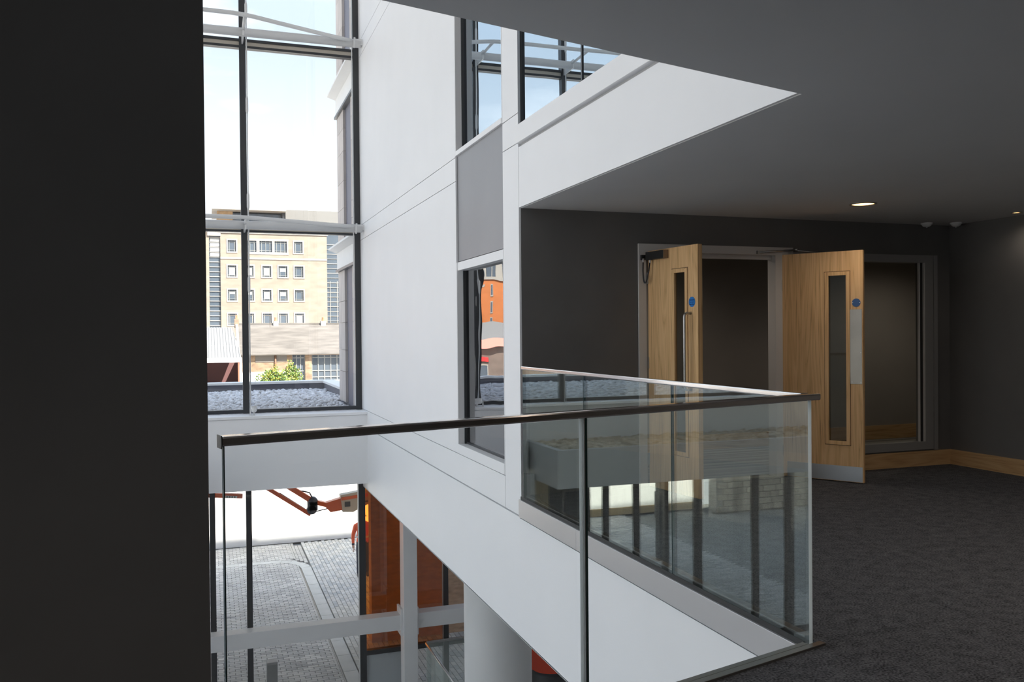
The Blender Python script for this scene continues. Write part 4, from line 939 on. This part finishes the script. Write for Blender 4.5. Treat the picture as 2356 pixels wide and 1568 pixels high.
# lean to shed
k = 2.1; y0s = 38 * k; g3 = lambda x: x * k; h3 = lambda z: SZ(k, z)
sh = empty('shed', (0, y0s, -3.2)); tag(sh, 'open fronted shed with pale ribbed roof left of the slate building', 'shed')
RIB = pmat('pale_ribbed_sheet', (.19, .19, .188), .5)
srf = MB(); e0, e1 = g3(-3.0), g3(1.35)
srf.add([(e0, y0s - .4, h3(.45)), (e1, y0s - .4, h3(.45)), (g3(1.1), y0s + 9.5, h3(1.75)), (e0, y0s + 9.5, h3(1.75)), (e0, y0s - .4, h3(.40)), (e1, y0s - .4, h3(.40)), (g3(1.1), y0s + 9.5, h3(1.70)), (e0, y0s + 9.5, h3(1.70))],
        [(0, 1, 2, 3), (7, 6, 5, 4), (0, 4, 5, 1), (1, 5, 6, 2), (2, 6, 7, 3), (3, 7, 4, 0)])
srf_ = srf.build('roof', RIB, sh)
for i in range(36):
    x = e0 + .15 + i * .252
    MB().obox((x, y0s - .4, h3(.45)), (.06, 0, 0), (0, 9.9, h3(1.75) - h3(.45)), (0, 0, .05)).build('rib', RIB, srf_)
bx('fascia', EXTWHITE, sh, e0, g3(1.36), y0s - .5, y0s - .4, h3(.27), h3(.46))
bx('side_wall', EXTWHITE, sh, g3(1.27), g3(1.36), y0s - .3, y0s + 8, -3.2, h3(.45))
bx('post', pmat('red_post', (.5, .12, .07), .6), sh, g3(1.20), g3(1.25), y0s - .45, y0s - .3, -3.2, h3(.30))
bx('back_wall', pmat('dark_red_interior', (.13, .06, .06), .8), sh, e0, g3(1.27), y0s + 5, y0s + 5.2, -3.2, h3(.45))
for i in range(9):
    bx('stored_box', [EXTWHITE, BEIGE, BLACK][i % 3], sh, g3(.02 + i * .14), g3(.09 + i * .14), y0s + .3, y0s + .7, -3.2, -2.75 - .12 * (i % 2))
# shrub
def shrub(c, rx, rz, n, label, seed, mats):
    rnd = random.Random(seed); s_ = empty('shrub', c); tag(s_, label, 'shrub')
    mb = MB()
    for _ in range(n):
        while True:
            q = Vector((rnd.uniform(-1, 1), rnd.uniform(-1, 1), rnd.uniform(0, 1)))
            if .35 < q.length < 1: break
        lump = 1 + .25 * math.sin(q.x * 7 + seed) * math.cos(q.y * 5)
        p = Vector((c[0] + q.x * rx * lump, c[1] + q.y * rx * .7, c[2] + q.z * rz * lump))
        a = Vector((rnd.uniform(-1, 1), rnd.uniform(-1, 1), rnd.uniform(-.3, 1))).normalized() * rnd.uniform(.10, .24)
        b = a.cross(Vector((rnd.uniform(-1, 1), rnd.uniform(-1, 1), rnd.uniform(-1, 1)))).normalized() * a.length * .35
        mb.add([p, p + a * .5 + b, p + a, p + a * .5 - b], [(0, 1, 2, 3)], rnd.choice((0, 0, 1, 2)))
    f = mb.build('foliage', mats, s_); f['kind'] = 'stuff'
    st = MB()
    for _ in range(7):
        st.tube([c, (c[0] + rnd.uniform(-.5, .5) * rx, c[1] + rnd.uniform(-.3, .3) * rx, c[2] + rz * .7)], .03, 5)
    st.build('stems', pmat('shrub_stem', (.12, .08, .05), .9), s_)
LV = [pmat('leaf_green', (.16, .25, .06), .7), pmat('leaf_yellow', (.45, .42, .08), .7), pmat('leaf_dark', (.07, .13, .04), .7)]
shrub((5.45, 79, -3.2), 1.35, 1.6, 2600, 'bushy green shrub in front of the slate roofed building', 1, LV)
shrub((7.2, 81.8, -3.2), .95, 2.0, 1500, 'yellow green shrub right of the bushy green one', 2, LV)
# orange brick buildings, seen mirrored
OBR = pmat('orange_brick', (.46, .15, .045), .9, var=.12, scale=.8, stretch=(1, 1, 3))
def block(name, label, x0, x1, y0, y1, z1, mat, wins, roof=None):
    b = empty(name, ((x0 + x1) / 2, y0, -3.2)); tag(b, label, 'building')
    bx('walls', mat, b, x0, x1, y0, y1, -3.2, z1)
    bx('parapet', TRIMW, b, x0 - .1, x1 + .1, y0 - .15, y1, z1, z1 + .35)
    for (xa, xb, za, zb) in wins:
        wd = MB()
        wd.box(xa - .12, xa, y0 - .06, y0 + .02, za - .12, zb + .12).box(xb, xb + .12, y0 - .06, y0 + .02, za - .12, zb + .12).box(xa, xb, y0 - .06, y0 + .02, za - .12, za).box(xa, xb, y0 - .06, y0 + .02, zb, zb + .12)
        wo = wd.build('window', TRIMW, b); bx('pane', FARGL, wo, xa, xb, y0 - .03, y0 - .01, za, zb)
    return b
wins = [(x, x + .55, z, z + 1.1) for z in (1.8, 3.6, 5.4) for x in (-27.5, -26.6, -24.3, -22.4, -21.6, -19.6, -18.9)]
ob_ = block('brick_building', 'orange brick building mirrored in the lower slot window', -30, -18.2, 90, 100, 7.2, OBR, wins)
at_ = MB()
for i in range(7): bx('attic_window', FARGL, ob_, -28.5 + i * 1.5, -27.4 + i * 1.5, 90.5, 90.6, 7.6, 9.3); bx('attic_post', TRIMW, ob_, -28.8 + i * 1.5, -28.5 + i * 1.5, 90.4, 90.6, 7.5, 9.4)
bx('attic', METALG, ob_, -29.5, -18.4, 90.6, 99, 7.5, 9.4); bx('attic_roof', METALG, ob_, -29.8, -18.2, 90.2, 99.5, 9.4, 9.75)
bx('roof_tower', METALG, ob_, -26, -22, 92, 98, 9.75, 13)
wins = [(-16.2, -15.7, z, z + 1.2) for z in (1.8, 3.8, 5.8)]
block('brick_building', 'narrow orange brick building at the edge of the slot window mirror image', -17.0, -14.2, 84, 98, 8.4, OBR, wins)
shp = block('shop', 'low dark brick shop with red signs mirrored in the slot window', -34, -12, 78, 83, .2, pmat('dark_brown_brick', (.16, .12, .10), .9, var=.2, scale=1.5), [(-19.6, -18.0, -2.6, -1.5), (-16.4, -15.2, -2.6, -1.5)])
bx('awning', pmat('pink_fascia', (.75, .33, .27), .7), shp, -34, -12, 77.6, 78, .0, .75)
bx('sign', pmat('red_sign', (.7, .03, .03), .5), shp, -19.8, -17.6, 77.85, 77.95, -1.1, -.7); bx('sign', MATS['red_sign'], shp, -16.3, -15.4, 77.85, 77.95, -.8, -.3)
MB().add([(-34, 77.6, .75), (-12, 77.6, .75), (-12, 83, 2.4), (-34, 83, 2.4), (-34, 83, .7), (-12, 83, .7)], [(0, 1, 2, 3), (3, 2, 5, 4), (0, 3, 4), (1, 5, 2), (0, 4, 5, 1)]).build('roof', RIB, shp)
